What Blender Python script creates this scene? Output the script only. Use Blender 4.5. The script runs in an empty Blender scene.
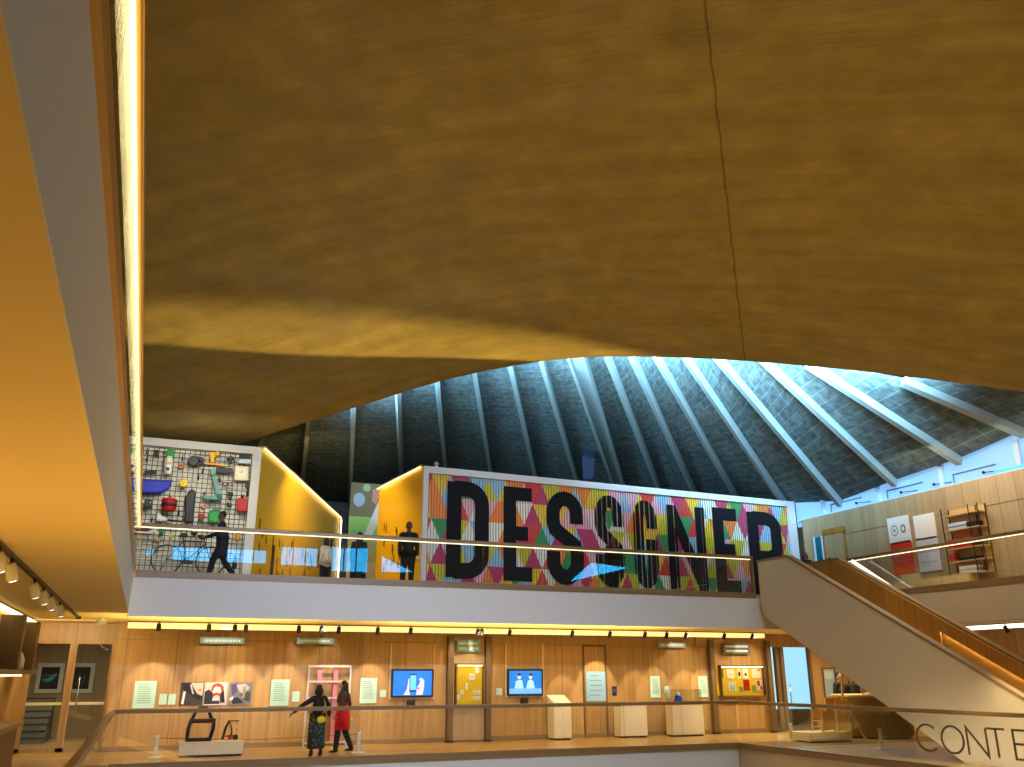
import bpy, bmesh, math, random
from mathutils import Vector as V, Matrix
random.seed(7)
S = bpy.context.scene
COL = S.collection
PI = math.pi

# ------------------------------------------------------------------ camera
YAW, PIT, ROL, FPX, CZ = .382160706, .319803918, -.0017, 877.44, 1.85
fw = V((math.sin(YAW)*math.cos(PIT), math.cos(YAW)*math.cos(PIT), math.sin(PIT)))
r0 = V((math.cos(YAW), -math.sin(YAW), 0)); u0 = r0.cross(fw)
rt = r0*math.cos(ROL) + u0*math.sin(ROL); up = -r0*math.sin(ROL) + u0*math.cos(ROL)
CAM = V((0, 0, CZ))
cd = bpy.data.cameras.new('camera'); cam = bpy.data.objects.new('camera', cd); COL.objects.link(cam)
cd.sensor_width = 36; cd.lens = FPX*36/1024; cd.clip_end = 300; cd.clip_start = .05
cam.matrix_world = Matrix(((rt.x, up.x, -fw.x, 0), (rt.y, up.y, -fw.y, 0), (rt.z, up.z, -fw.z, CZ), (0, 0, 0, 1)))
S.camera = cam

# ------------------------------------------------------------------ light and exposure
S.view_settings.view_transform = 'Standard'; S.view_settings.look = 'None'
S.view_settings.gamma = 1; S.view_settings.use_curve_mapping = False
S.view_settings.exposure = 0.0
w = bpy.data.worlds.new('world'); S.world = w; w.use_nodes = True
bg = w.node_tree.nodes['Background']; bg.inputs[0].default_value = (.85, .82, .85, 1); bg.inputs[1].default_value = .05

def area(name, loc, target, sx, sy, power, col, spread=PI):
    l = bpy.data.lights.new(name, 'AREA'); l.shape = 'RECTANGLE'; l.size = sx; l.size_y = sy
    l.energy = power; l.color = col; l.spread = spread
    o = bpy.data.objects.new(name, l); COL.objects.link(o); o.location = loc
    o.rotation_euler = (V(target)-V(loc)).to_track_quat('-Z', 'Y').to_euler(); return o
def spot(name, loc, target, power, col, ang, blend=.5, rad=.03, parent=None):
    l = bpy.data.lights.new(name, 'SPOT'); l.energy = power; l.color = col
    l.spot_size = ang; l.spot_blend = blend; l.shadow_soft_size = rad
    o = bpy.data.objects.new(name, l); COL.objects.link(o); o.location = loc
    o.rotation_euler = (V(target)-V(loc)).to_track_quat('-Z', 'Y').to_euler()
    return o
WARM = (1, .66, .22); AMB = (1, .72, .36); COOL = (.66, .8, 1)
area('atrium_uplight', (10.5, 11, -4.2), (9, 12, 10), 9, 13, 440, (1, .76, .27))
area('stair_fill', (17.7, 17.5, 8.6), (17.7, 17.5, 3), .6, 4, 90, (1, .74, .36), 1.6)  # added fill lamp that brightens the stair's oak sides
area('right_fill', (11, 9, 10.3), (18.5, 17.5, 3.2), 2, 1.2, 950, (1, .82, .58), 1.0)
area('walkway_uplight', (1.5, 22.66, .10), (1.5, 22.66, 5), 3.2, .10, 165, (1, .74, .24), 1.55)
area('walkway_uplight', (9.9, 22.66, .10), (9.9, 22.66, 5), 8, .10, 330, (1, .74, .24), 1.55)
area('daylight_fill', (9, -2, 10.0), (9, 22, 3.4), 14, 1.0, 850, (.72, .82, 1), 1.0)  # added cool fill that tops up the near windows' daylight
area('gallery_wash', (14.6, 23.2, 8.4), (14.6, 27.2, 5.4), 12, .4, 72, (1, .95, .86), 2.4)
area('grid_wash', (1.0, 23.2, 7.7), (1.0, 26, 5.6), 3, .3, 75, (1, .92, .74), 2.6)
area('left_gallery_wash', (-3.2, 7.5, .4), (-2.4, 7.5, 3.1), 4, 21, 680, (1, .55, .11))
area('walkway_wash', (8, 24.2, 3.08), (8, 24.4, 0), 16, .5, 70, (1, .78, .42), 2.6)
area('right_walkway_wash', (19.8, 24.0, 3.08), (19.8, 24.0, 0), 5, .5, 260, (1, .78, .42), 2.8)  # added fill lamp to brighten the right walkway floor
area('door_wash', (-1.7, 24.6, 3.05), (-1.7, 26.3, .8), 1.6, .4, 60, (1, .76, .40))  # added lamp, lightens the oak frames of the glazed doors
area('corridor_wash', (5.3, 29, 8.6), (5.6, 33, 4), 2.2, 3.5, 140, (1, .78, .3))
area('right_gallery_wash', (21.2, 17, 8.2), (23, 17, 5.6), 9, .6, 200, (1, .86, .66))

# ------------------------------------------------------------------ pixel -> place
def ray(x, y): return fw + rt*((x-512)/FPX) + up*((383.5-y)/FPX)
def atY(x, y, Y): d = ray(x, y); return CAM + d*(Y/d.y)
def atX(x, y, X): d = ray(x, y); return CAM + d*(X/d.x)
def atZ(x, y, Z): d = ray(x, y); return CAM + d*((Z-CZ)/d.z)

# ------------------------------------------------------------------ materials
MATS = {}
def nt(name):
    m = bpy.data.materials.new(name); m.use_nodes = True; MATS[name] = m
    t = m.node_tree; return m, t, t.nodes, t.links, t.nodes['Principled BSDF']
def plain(name, col, rough=.55, metal=0, noise=0, scale=6, spec=.4):
    m, t, n, l, b = nt(name)
    b.inputs['Roughness'].default_value = rough; b.inputs['Metallic'].default_value = metal
    b.inputs['Specular IOR Level'].default_value = spec
    if noise:
        no = n.new('ShaderNodeTexNoise'); no.inputs['Scale'].default_value = scale; no.inputs['Detail'].default_value = 4
        g = n.new('ShaderNodeNewGeometry'); l.new(g.outputs['Position'], no.inputs['Vector'])
        mx = n.new('ShaderNodeMix'); mx.data_type = 'RGBA'
        mx.inputs[6].default_value = (*[c*(1-noise) for c in col], 1); mx.inputs[7].default_value = (*[min(1, c*(1+noise)) for c in col], 1)
        l.new(no.outputs[0], mx.inputs[0]); l.new(mx.outputs[2], b.inputs['Base Color'])
    else: b.inputs['Base Color'].default_value = (*col, 1)
    return m
def emit(name, col, s):
    m, t, n, l, b = nt(name)
    b.inputs['Base Color'].default_value = (*[c*.5 for c in col], 1)
    b.inputs['Emission Color'].default_value = (*col, 1); b.inputs['Emission Strength'].default_value = s
    return m
def glass(name, tint=(1, 1, 1), ior=1.45, boost=1.0, haze=0):
    m, t, n, l, b = nt(name); n.remove(b); out = n['Material Output']
    tr = n.new('ShaderNodeBsdfTransparent'); tr.inputs[0].default_value = (*tint, 1)
    gl = n.new('ShaderNodeBsdfGlossy'); gl.inputs['Roughness'].default_value = 0.0
    fr = n.new('ShaderNodeFresnel'); fr.inputs[0].default_value = ior
    ml = n.new('ShaderNodeMath'); ml.operation = 'MULTIPLY'; ml.inputs[1].default_value = boost; ml.use_clamp = True
    mx = n.new('ShaderNodeMixShader')
    l.new(fr.outputs[0], ml.inputs[0]); l.new(ml.outputs[0], mx.inputs[0]); l.new(tr.outputs[0], mx.inputs[1]); l.new(gl.outputs[0], mx.inputs[2])
    l.new(mx.outputs[0], out.inputs[0]); return m
def wood(name, c1, c2, axis='Z', rough=.42, seam=0, seam_axis=0, seam_off=0, sc=1.0):
    m, t, n, l, b = nt(name); b.inputs['Roughness'].default_value = rough
    g = n.new('ShaderNodeNewGeometry'); mp = n.new('ShaderNodeMapping')
    s = [9*sc, 9*sc, 9*sc]; s['XYZ'.index(axis)] = .35*sc; mp.inputs['Scale'].default_value = s
    l.new(g.outputs['Position'], mp.inputs[0])
    no = n.new('ShaderNodeTexNoise'); no.inputs['Scale'].default_value = 1; no.inputs['Detail'].default_value = 5; no.inputs['Roughness'].default_value = .65
    l.new(mp.outputs[0], no.inputs['Vector'])
    cr = n.new('ShaderNodeValToRGB'); cr.color_ramp.elements[0].position = .3; cr.color_ramp.elements[1].position = .72
    cr.color_ramp.elements[0].color = (*c1, 1); cr.color_ramp.elements[1].color = (*c2, 1)
    l.new(no.outputs[0], cr.inputs[0]); last = cr.outputs[0]
    if seam:
        sp = n.new('ShaderNodeSeparateXYZ'); l.new(g.outputs['Position'], sp.inputs[0])
        dv = n.new('ShaderNodeMath'); dv.operation = 'MULTIPLY_ADD'; dv.inputs[1].default_value = 1/seam; dv.inputs[2].default_value = seam_off
        l.new(sp.outputs[seam_axis], dv.inputs[0])
        fl = n.new('ShaderNodeMath'); fl.operation = 'FLOOR'; l.new(dv.outputs[0], fl.inputs[0])
        wn = n.new('ShaderNodeTexWhiteNoise'); wn.noise_dimensions = '1D'; l.new(fl.outputs[0], wn.inputs['W'])
        mr = n.new('ShaderNodeMapRange'); mr.inputs[3].default_value = .84; mr.inputs[4].default_value = 1.1; l.new(wn.outputs[0], mr.inputs[0])
        fr = n.new('ShaderNodeMath'); fr.operation = 'FRACT'; l.new(dv.outputs[0], fr.inputs[0])
        gt = n.new('ShaderNodeMath'); gt.operation = 'GREATER_THAN'; gt.inputs[1].default_value = .014/seam; l.new(fr.outputs[0], gt.inputs[0])
        ma = n.new('ShaderNodeMapRange'); ma.inputs[3].default_value = .45; ma.inputs[4].default_value = 1; l.new(gt.outputs[0], ma.inputs[0])
        mu = n.new('ShaderNodeMath'); mu.operation = 'MULTIPLY'; l.new(mr.outputs[0], mu.inputs[0]); l.new(ma.outputs[0], mu.inputs[1])
        vm = n.new('ShaderNodeVectorMath'); vm.operation = 'SCALE'; l.new(last, vm.inputs[0]); l.new(mu.outputs[0], vm.inputs['Scale']); last = vm.outputs[0]
    l.new(last, b.inputs['Base Color'])
    bp = n.new('ShaderNodeBump'); bp.inputs['Strength'].default_value = .08; l.new(no.outputs[0], bp.inputs['Height']); l.new(bp.outputs[0], b.inputs['Normal'])
    return m

M = MATS
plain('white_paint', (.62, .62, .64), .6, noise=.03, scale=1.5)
plain('ceiling_warm_lit', (.72, .56, .26), .7, noise=.03, scale=.8)  # white ceiling; the lamps' orange glow is put into the colour
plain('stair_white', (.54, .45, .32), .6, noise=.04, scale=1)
wood('oak_wall', (.30, .165, .05), (.47, .285, .10), 'Z', .42, 1.25, 0, .35)
wood('oak_side', (.36, .20, .065), (.56, .35, .13), 'Z', .42, 1.25, 1, .2)
wood('oak_pale', (.37, .25, .125), (.52, .37, .20), 'Z', .45, .62, 1, .1)
wood('oak_floor', (.40, .25, .085), (.62, .42, .17), 'X', .26, .18, 1)
wood('oak_trim', (.17, .10, .04), (.27, .165, .07), 'X', .4)
wood('oak_trim_side', (.17, .10, .04), (.27, .165, .07), 'Y', .4)
wood('oak_lit', (.36, .19, .05), (.52, .30, .09), 'Y', .4)
wood('oak_dark', (.10, .06, .025), (.17, .10, .04), 'Z', .45)
wood('stair_oak', (.29, .125, .016), (.43, .20, .032), 'Z', .38, .5, 1)
wood('oak_object', (.55, .36, .14), (.72, .50, .24), 'Z', .45, sc=2)
plain('plinth_cream', (.74, .66, .48), .5, noise=.04)
plain('black', (.012, .012, .014), .5)
plain('letter_black', (.010, .010, .012), .8, spec=.1)
plain('dark_metal', (.035, .033, .03), .4, .6)
plain('chrome', (.7, .7, .72), .25, 1)
plain('white', (.82, .82, .8), .5)
plain('grey_rail', (.55, .56, .58), .35, .5)
glass('balustrade_glass', (.97, .985, .98), 1.5, .9)
glass('side_glass', (.97, .985, .98), 1.45, .28)
glass('window_glass', (.93, .96, .97), 1.45, .5)
glass('clear_acrylic', (.95, .97, .98), 1.45, 2.2)
emit('led', (1, .80, .36), 7)
emit('cove_led', (1, .74, .27), 1.25)
emit('led_strong', (1, .72, .25), 26)
emit('led_soft', (1, .86, .55), 1.5)
emit('led_white', (1, .88, .62), 2.2)
emit('sky_pane', (.27, .55, .95), .80)
emit('sky_pane_far', (.04, .50, 1.0), 13.0)
emit('door_daylight', (.42, .80, 1.0), 1.15)
emit('lamp_lens', (1, .9, .7), 8)
plain('blue_white', (.50, .70, .92), .5)
plain('rib_paint', (.26, .33, .33), .6, noise=.08, scale=2)
plain('picture_white', (.8, .8, .78), .5)

def concrete():
    m, t, n, l, b = nt('concrete'); b.inputs['Roughness'].default_value = .85; b.inputs['Specular IOR Level'].default_value = .15
    uv = n.new('ShaderNodeUVMap'); uv.uv_map = 'UVMap'
    def noise(scl, det, vec=None):
        x = n.new('ShaderNodeTexNoise'); x.inputs['Scale'].default_value = scl; x.inputs['Detail'].default_value = det; x.inputs['Roughness'].default_value = .6
        l.new(vec or uv.outputs[0], x.inputs['Vector']); return x
    big = noise(.35, 5); mid = noise(1.6, 6)
    mp = n.new('ShaderNodeMapping'); mp.inputs['Scale'].default_value = (.5, 13, 1); mp.inputs['Rotation'].default_value = (0, 0, .283); l.new(uv.outputs[0], mp.inputs[0])
    st = noise(1, 4, mp.outputs[0])
    mp2 = n.new('ShaderNodeMapping'); mp2.inputs['Scale'].default_value = (.22, 1.9, 1); mp2.inputs['Rotation'].default_value = (0, 0, .283); l.new(uv.outputs[0], mp2.inputs[0])
    st2 = noise(1, 4, mp2.outputs[0])
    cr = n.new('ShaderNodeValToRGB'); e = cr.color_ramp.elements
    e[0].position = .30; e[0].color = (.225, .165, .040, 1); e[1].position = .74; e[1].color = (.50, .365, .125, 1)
    mix = n.new('ShaderNodeMath'); mix.operation = 'MULTIPLY_ADD'; mix.inputs[1].default_value = .45; l.new(mid.outputs[0], mix.inputs[0])
    m2 = n.new('ShaderNodeMath'); m2.operation = 'MULTIPLY_ADD'; m2.inputs[1].default_value = .40; m2.inputs[2].default_value = 0; l.new(big.outputs[0], m2.inputs[0])
    m3 = n.new('ShaderNodeMath'); m3.operation = 'MULTIPLY_ADD'; m3.inputs[1].default_value = .16; l.new(st.outputs[0], m3.inputs[0]); l.new(m2.outputs[0], m3.inputs[2])
    l.new(m3.outputs[0], mix.inputs[2]); l.new(mix.outputs[0], cr.inputs[0])
    gr = noise(.9, 7); g2 = n.new('ShaderNodeMapRange'); g2.inputs[1].default_value = .46; g2.inputs[2].default_value = .68; g2.inputs[4].default_value = .75; l.new(gr.outputs[0], g2.inputs[0])
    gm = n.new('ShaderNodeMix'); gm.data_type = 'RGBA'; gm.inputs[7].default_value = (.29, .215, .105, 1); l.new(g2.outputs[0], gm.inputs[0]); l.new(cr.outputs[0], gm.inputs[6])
    # construction joint, a wandering dark line along v at u = 0
    sp = n.new('ShaderNodeSeparateXYZ'); l.new(uv.outputs[0], sp.inputs[0])
    wob = noise(1.5, 3); ad = n.new('ShaderNodeMath'); ad.operation = 'MULTIPLY_ADD'; ad.inputs[1].default_value = .09; l.new(wob.outputs[0], ad.inputs[0]); l.new(sp.outputs[0], ad.inputs[2])
    sb = n.new('ShaderNodeMath'); sb.operation = 'SUBTRACT'; sb.inputs[1].default_value = .045; l.new(ad.outputs[0], sb.inputs[0])
    ab = n.new('ShaderNodeMath'); ab.operation = 'ABSOLUTE'; l.new(sb.outputs[0], ab.inputs[0])
    lt = n.new('ShaderNodeMapRange'); lt.inputs[1].default_value = .006; lt.inputs[2].default_value = .028; lt.inputs[3].default_value = .5; lt.inputs[4].default_value = 1; l.new(ab.outputs[0], lt.inputs[0])
    s2 = n.new('ShaderNodeMapRange'); s2.inputs[1].default_value = .3; s2.inputs[2].default_value = .7; s2.inputs[3].default_value = .86; s2.inputs[4].default_value = 1.12; l.new(st2.outputs[0], s2.inputs[0])
    mu = n.new('ShaderNodeMath'); mu.operation = 'MULTIPLY'; l.new(lt.outputs[0], mu.inputs[0]); l.new(s2.outputs[0], mu.inputs[1])
    vm = n.new('ShaderNodeVectorMath'); vm.operation = 'SCALE'; l.new(gm.outputs[2], vm.inputs[0]); l.new(mu.outputs[0], vm.inputs['Scale'])
    l.new(vm.outputs[0], b.inputs['Base Color'])
    bp = n.new('ShaderNodeBump'); bp.inputs['Strength'].default_value = .25; bp.inputs['Distance'].default_value = .03; l.new(st.outputs[0], bp.inputs['Height']); l.new(bp.outputs[0], b.inputs['Normal'])
    return m
concrete()
def blocks():
    m, t, n, l, b = nt('roof_blocks'); b.inputs['Roughness'].default_value = .9; b.inputs['Specular IOR Level'].default_value = .1
    uv = n.new('ShaderNodeUVMap'); uv.uv_map = 'UVMap'
    br = n.new('ShaderNodeTexBrick'); br.inputs['Scale'].default_value = 1; br.inputs['Brick Width'].default_value = 1.6; br.inputs['Row Height'].default_value = .52
    br.inputs['Mortar Size'].default_value = .022; br.inputs['Mortar Smooth'].default_value = .5; br.inputs['Bias'].default_value = -.2
    br.inputs['Color1'].default_value = (.095, .13, .13, 1); br.inputs['Color2'].default_value = (.135, .175, .17, 1); br.inputs['Mortar'].default_value = (.20, .245, .245, 1)
    l.new(uv.outputs[0], br.inputs['Vector'])
    no = n.new('ShaderNodeTexNoise'); no.inputs['Scale'].default_value = 3.2; no.inputs['Detail'].default_value = 6; l.new(uv.outputs[0], no.inputs['Vector'])
    mr = n.new('ShaderNodeMapRange'); mr.inputs[1].default_value = .3; mr.inputs[2].default_value = .7; mr.inputs[3].default_value = .6; mr.inputs[4].default_value = 1.35; l.new(no.outputs[0], mr.inputs[0])
    vm = n.new('ShaderNodeVectorMath'); vm.operation = 'SCALE'; l.new(br.outputs[0], vm.inputs[0]); l.new(mr.outputs[0], vm.inputs['Scale'])
    l.new(vm.outputs[0], b.inputs['Base Color'])
blocks()
_cc = {}
def C3(r, g, b, rough=.55, metal=0):                    # a paint from sRGB bytes
    k = (r, g, b, rough, metal)
    if k not in _cc:
        f = lambda c: ((c/255+.055)/1.055)**2.4 if c > 10 else c/255/12.92
        _cc[k] = plain('paint_%02x%02x%02x' % (r, g, b), (f(r), f(g), f(b)), rough, metal)
    return _cc[k]
def E3(r, g, b, s=1.0):
    k = ('e', r, g, b, s)
    if k not in _cc:
        f = lambda c: ((c/255+.055)/1.055)**2.4 if c > 10 else c/255/12.92
        _cc[k] = emit('screen_%02x%02x%02x' % (r, g, b), (f(r), f(g), f(b)), s)
    return _cc[k]

# ------------------------------------------------------------------ mesh building
class MB:
    def __init__(s): s.bm = bmesh.new(); s.mi = 0
    def face(s, pts, flip=False):
        vs = [s.bm.verts.new(p) for p in pts]
        f = s.bm.faces.new(vs[::-1] if flip else vs); f.material_index = s.mi; return f
    def box(s, x0, x1, y0, y1, z0, z1):
        x0, x1 = min(x0, x1), max(x0, x1); y0, y1 = min(y0, y1), max(y0, y1); z0, z1 = min(z0, z1), max(z0, z1)
        v = [s.bm.verts.new(p) for p in ((x0,y0,z0),(x1,y0,z0),(x1,y1,z0),(x0,y1,z0),(x0,y0,z1),(x1,y0,z1),(x1,y1,z1),(x0,y1,z1))]
        for q in ((0,3,2,1),(4,5,6,7),(0,1,5,4),(1,2,6,5),(2,3,7,6),(3,0,4,7)):
            f = s.bm.faces.new([v[i] for i in q]); f.material_index = s.mi
        return s
    def bar(s, a, b, wd, ht, upv=(0, 0, 1)):            # box beam from a to b
        a, b = V(a), V(b); d = (b-a).normalized(); u = V(upv)
        sd = d.cross(u)
        if sd.length < 1e-4: sd = d.cross(V((0, 1, 0)))
        sd.normalize(); u = sd.cross(d).normalized(); sd = sd*wd/2; u = u*ht/2
        v = [s.bm.verts.new(p+q) for p in (a, b) for q in (-sd-u, sd-u, sd+u, -sd+u)]
        for q in ((0,1,2,3),(7,6,5,4),(0,4,5,1),(1,5,6,2),(2,6,7,3),(3,7,4,0)):
            f = s.bm.faces.new([v[i] for i in q]); f.material_index = s.mi
        return s
    def tube(s, pts, r, n=8, closed=False):
        pts = [V(p) for p in pts]; R = r if isinstance(r, (list, tuple)) else [r]*len(pts); rings = []
        ref = None
        for i, p in enumerate(pts):
            if closed: d = pts[(i+1) % len(pts)]-pts[i-1]
            else: d = (pts[min(i+1, len(pts)-1)]-pts[max(i-1, 0)])
            d.normalize()
            if ref is None: ref = V((0, 0, 1)) if abs(d.z) < .9 else V((0, 1, 0))
            a = d.cross(ref)
            if a.length < 1e-3: ref = V((1, 0, 0)); a = d.cross(ref)
            a.normalize(); c = a.cross(d)
            rings.append([s.bm.verts.new(p+(a*math.cos(2*PI*k/n)+c*math.sin(2*PI*k/n))*R[i]) for k in range(n)])
        m = len(rings)
        for i in range(m if closed else m-1):
            A, B = rings[i], rings[(i+1) % m]
            for k in range(n):
                f = s.bm.faces.new((A[k], A[(k+1) % n], B[(k+1) % n], B[k])); f.material_index = s.mi; f.smooth = True
        if not closed:
            for g in (rings[0][::-1], rings[-1]):
                f = s.bm.faces.new(g); f.material_index = s.mi
        return s
    def lathe(s, prof, c=(0, 0, 0), n=16, axis='Z'):    # prof: (r, h) from one end to the other
        c = V(c); rings = []
        for r, h in prof:
            ring = []
            for k in range(n):
                a = 2*PI*k/n; x, y = max(r, 1e-4)*math.cos(a), max(r, 1e-4)*math.sin(a)
                ring.append(s.bm.verts.new(c+(V((x, y, h)) if axis == 'Z' else V((x, h, y)) if axis == 'Y' else V((h, x, y)))))
            rings.append(ring)
        for i in range(len(rings)-1):
            A, B = rings[i], rings[i+1]
            for k in range(n):
                f = s.bm.faces.new((A[k], A[(k+1) % n], B[(k+1) % n], B[k])); f.material_index = s.mi; f.smooth = True
        for g in (rings[0][::-1], rings[-1]):
            f = s.bm.faces.new(g); f.material_index = s.mi
        return s
    def ball(s, c, rx, ry=None, rz=None, n=12):
        ry = ry or rx; rz = rz or rx
        mat = Matrix.Translation(V(c)) @ Matrix.Diagonal((rx, ry, rz, 1))
        for v in bmesh.ops.create_uvsphere(s.bm, u_segments=n, v_segments=max(6, n*2//3), radius=1, matrix=mat)['verts']:
            for f in v.link_faces: f.smooth = True; f.material_index = s.mi
        return s
    def prism(s, poly, y0, y1, ax='Y'):                 # outline (a, b) pushed along an axis: 'Y' -> (x, z), 'X' -> (y, z), 'Z' -> (x, y)
        P = (lambda a, b, t: (a, t, b)) if ax == 'Y' else (lambda a, b, t: (t, a, b)) if ax == 'X' else (lambda a, b, t: (a, b, t))
        A = [s.bm.verts.new(P(a, b, y0)) for a, b in poly]; B = [s.bm.verts.new(P(a, b, y1)) for a, b in poly]
        n = len(poly)
        for g in (A, B[::-1]):
            f = s.bm.faces.new(g); f.material_index = s.mi
        for k in range(n):
            f = s.bm.faces.new((A[k], B[k], B[(k+1) % n], A[(k+1) % n])); f.material_index = s.mi
        return s
    def stroke(s, pts, wd, P, t0, t1, closed=False):    # flat stroke of width wd in a plane, thickened t0..t1; P(a, b, t) -> point
        pts = [V((*p, 0)) for p in pts]; n = len(pts); L = []; Rr = []
        for i in range(n):
            if closed: d0 = (pts[i]-pts[i-1]).normalized(); d1 = (pts[(i+1) % n]-pts[i]).normalized()
            else:
                d0 = (pts[i]-pts[max(i-1, 0)]); d1 = (pts[min(i+1, n-1)]-pts[i])
                if i == 0: d0 = d1
                if i == n-1: d1 = d0
                d0 = d0.normalized(); d1 = d1.normalized()
            t = (d0+d1).normalized(); nn = V((-t.y, t.x, 0)); k = wd/2/max(.35, nn.dot(V((-d1.y, d1.x, 0))))
            L.append(pts[i]+nn*k); Rr.append(pts[i]-nn*k)
        vv = [[s.bm.verts.new(P(q.x, q.y, t)) for q in X] for X in (L, Rr) for t in (t0, t1)]
        A, B, Cc, D = vv; m = n if closed else n-1
        for i in range(m):
            j = (i+1) % n
            for q in ((A[i], A[j], Cc[j], Cc[i]), (B[i], D[i], D[j], B[j]), (A[i], B[i], B[j], A[j]), (Cc[i], Cc[j], D[j], D[i])):
                f = s.bm.faces.new(q); f.material_index = s.mi
        if not closed:
            for i in (0, n-1):
                f = s.bm.faces.new((A[i], Cc[i], D[i], B[i])); f.material_index = s.mi
        return s
    def build(s, name, mats, parent=None, bevel=0, fix=True):
        if fix: bmesh.ops.recalc_face_normals(s.bm, faces=s.bm.faces)
        me = bpy.data.meshes.new(name); s.bm.to_mesh(me); s.bm.free()
        for m in (mats if isinstance(mats, (list, tuple)) else [mats]): me.materials.append(M[m] if isinstance(m, str) else m)
        o = bpy.data.objects.new(name, me); COL.objects.link(o)
        if bevel:
            b = o.modifiers.new('bevel', 'BEVEL'); b.width = bevel; b.segments = 2; b.limit_method = 'ANGLE'
        if parent is not None:
            o.parent = parent; wp = worldpos(parent); me.transform(Matrix.Translation(-wp))
        return o
def worldpos(o):
    p = V(o.location)
    while o.parent is not None: o = o.parent; p = p+V(o.location)
    return p
def tag(o, label=None, cat=None, group=None, kind=None):
    if label: o['label'] = label
    if cat: o['category'] = cat
    if group: o['group'] = group
    if kind: o['kind'] = kind
    return o
def thing(name, label, cat, loc=(0, 0, 0), group=None):
    o = bpy.data.objects.new(name, None); COL.objects.link(o); o.location = loc; o.empty_display_size = .1
    return tag(o, label, cat, group)
def struct(name, mb, mats, parent=None):
    o = mb.build(name, mats, parent)
    if parent is None: tag(o, kind='structure')
    return o
def copy_tree(o, parent=None):
    c = o.copy(); COL.objects.link(c)
    if parent is not None: c.parent = parent
    for ch in list(o.children): copy_tree(ch, c)
    return c
PXZ = lambda a, b, t: (a, t, b)
PYZ = lambda a, b, t: (t, a, b)

# ================================================================== THE BUILDING
XL, XR, YB = -.45, 15.8, 22.3            # edges of the open atrium: left, right (lower level), back
XU = 19.9                                # right edge of the void on the upper level
YW = 25.9                                # oak wall at the back of the lower walkway
ZC, ZF = 3.14, 4.0                       # underside and top of the upper slab
XE = 23.0                                # right hand wall of the upper level
# --- lower level floors
struct('floor', MB().box(-6, 30, YB, 33, -.14, 0), 'oak_floor')
struct('floor_left', MB().box(-6, XL, -4, YB, -.14, 0), 'oak_floor')
struct('floor_right', MB().box(XR, 26, -4, YB, -.14, 0), 'oak_floor')
struct('floor_near', MB().box(XL, XR, -4, -.5, -.14, 0), 'oak_floor')
struct('floor_basement', MB().box(-6, 26, -4, 30, -5.4, -5.2), 'oak_floor')
struct('wall_below_walkway', MB().box(XL, XR, YB+.03, YB+.2, -5.2, -.14), 'white_paint')
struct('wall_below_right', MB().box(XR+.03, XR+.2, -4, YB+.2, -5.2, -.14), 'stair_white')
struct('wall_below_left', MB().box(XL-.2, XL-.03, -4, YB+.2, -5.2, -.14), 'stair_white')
# --- upper slab: a ring of floor with white fascias
struct('ceiling_lower_back', MB().box(XL, 30, YB+.02, 33, ZC, ZF), 'ceiling_warm_lit')
struct('ceiling_lower_left', MB().box(-6, XL+.022, -4, 33, ZC, ZF), 'ceiling_warm_lit')
struct('ceiling_lower_right', MB().box(XU+.02, 30, -4, YB+.02, ZC, ZF), 'ceiling_warm_lit')
struct('trim_fascia_back', MB().box(XL, XU, YB-.03, YB+.02, ZC-.03, ZF), 'white_paint')
struct('trim_fascia_left', MB().box(XL+.022, XL+.03, -4, YB-.03, ZC-.002, ZF), 'white_paint')
struct('trim_fascia_right', MB().box(XU-.03, XU+.02, -4, YB-.03, ZC-.03, ZF), 'stair_white')
struct('floor_upper', MB().box(XL, XE, YB+.02, 42, ZF, ZF+.03), 'oak_floor')
struct('floor_upper_right', MB().box(XU+.02, XE, -4, YB+.02, ZF, ZF+.03), 'oak_floor')
# --- lower level back wall with panel joints
struct('wall_back', MB().box(-.72, 19.82, YW, YW+.2, 0, ZC), 'oak_wall')
struct('baseboard_back', MB().box(-.72, 19.45, YW-.03, YW, 0, .13), 'oak_trim')
struct('trim_wall_joint', MB().box(-.72, 8.05, YW-.006, YW, 2.72, 2.735).box(9.35, 16.9, YW-.006, YW, 2.72, 2.735), 'oak_trim')
# cove light strip above the wall, one continuous run
p0, p1 = atY(128, 626, 25.0), atY(768, 633, 25.0)
t = thing('cove_light', 'long glowing light strip under the upper floor along the oak wall', 'light strip', (8, 25, ZC-.05))
MB().box(-.45, 19.0, 24.9, 25.04, ZC-.17, ZC-.03).build('diffuser', 'cove_led', t)
MB().box(-.45, 19.0, 24.86, 25.08, ZC-.03, ZC).build('housing', 'oak_trim', t)

# --- soffit of the concrete shell
A = atY(250, 442, 27); B = atY(1024, 392, 14)
ab = V((B.x-A.x, B.y-A.y, 0)); LAB = ab.length; ab.normalize(); nab = V((ab.y, -ab.x, 0))   # nab points towards the viewer
if nab.dot(V((0, -1, 0))) < 0: nab = -nab
def edge_at(px, py):
    d = ray(px, py); k = (A-CAM).dot(nab)/d.dot(nab); p = CAM+d*k
    return (p-A).dot(ab), p.z
EDGE = [edge_at(*p) for p in ((250,442),(300,424),(355,408),(400,393),(450,378),(500,368),(560,358),(620,356),(700,358),(750,361),(820,367),(900,375),(1024,392))]
sl0 = (EDGE[1][1]-EDGE[0][1])/(EDGE[1][0]-EDGE[0][0]); sl1 = (EDGE[-1][1]-EDGE[-2][1])/(EDGE[-1][0]-EDGE[-2][0])
def edge_z(s):
    if s <= EDGE[0][0]: return EDGE[0][1]+(s-EDGE[0][0])*sl0*.35
    if s >= EDGE[-1][0]: return EDGE[-1][1]+(s-EDGE[-1][0])*sl1*.8
    for (a, za), (b, zb) in zip(EDGE, EDGE[1:]):
        if a <= s <= b:
            return za+(zb-za)*(s-a)/(b-a)
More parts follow.
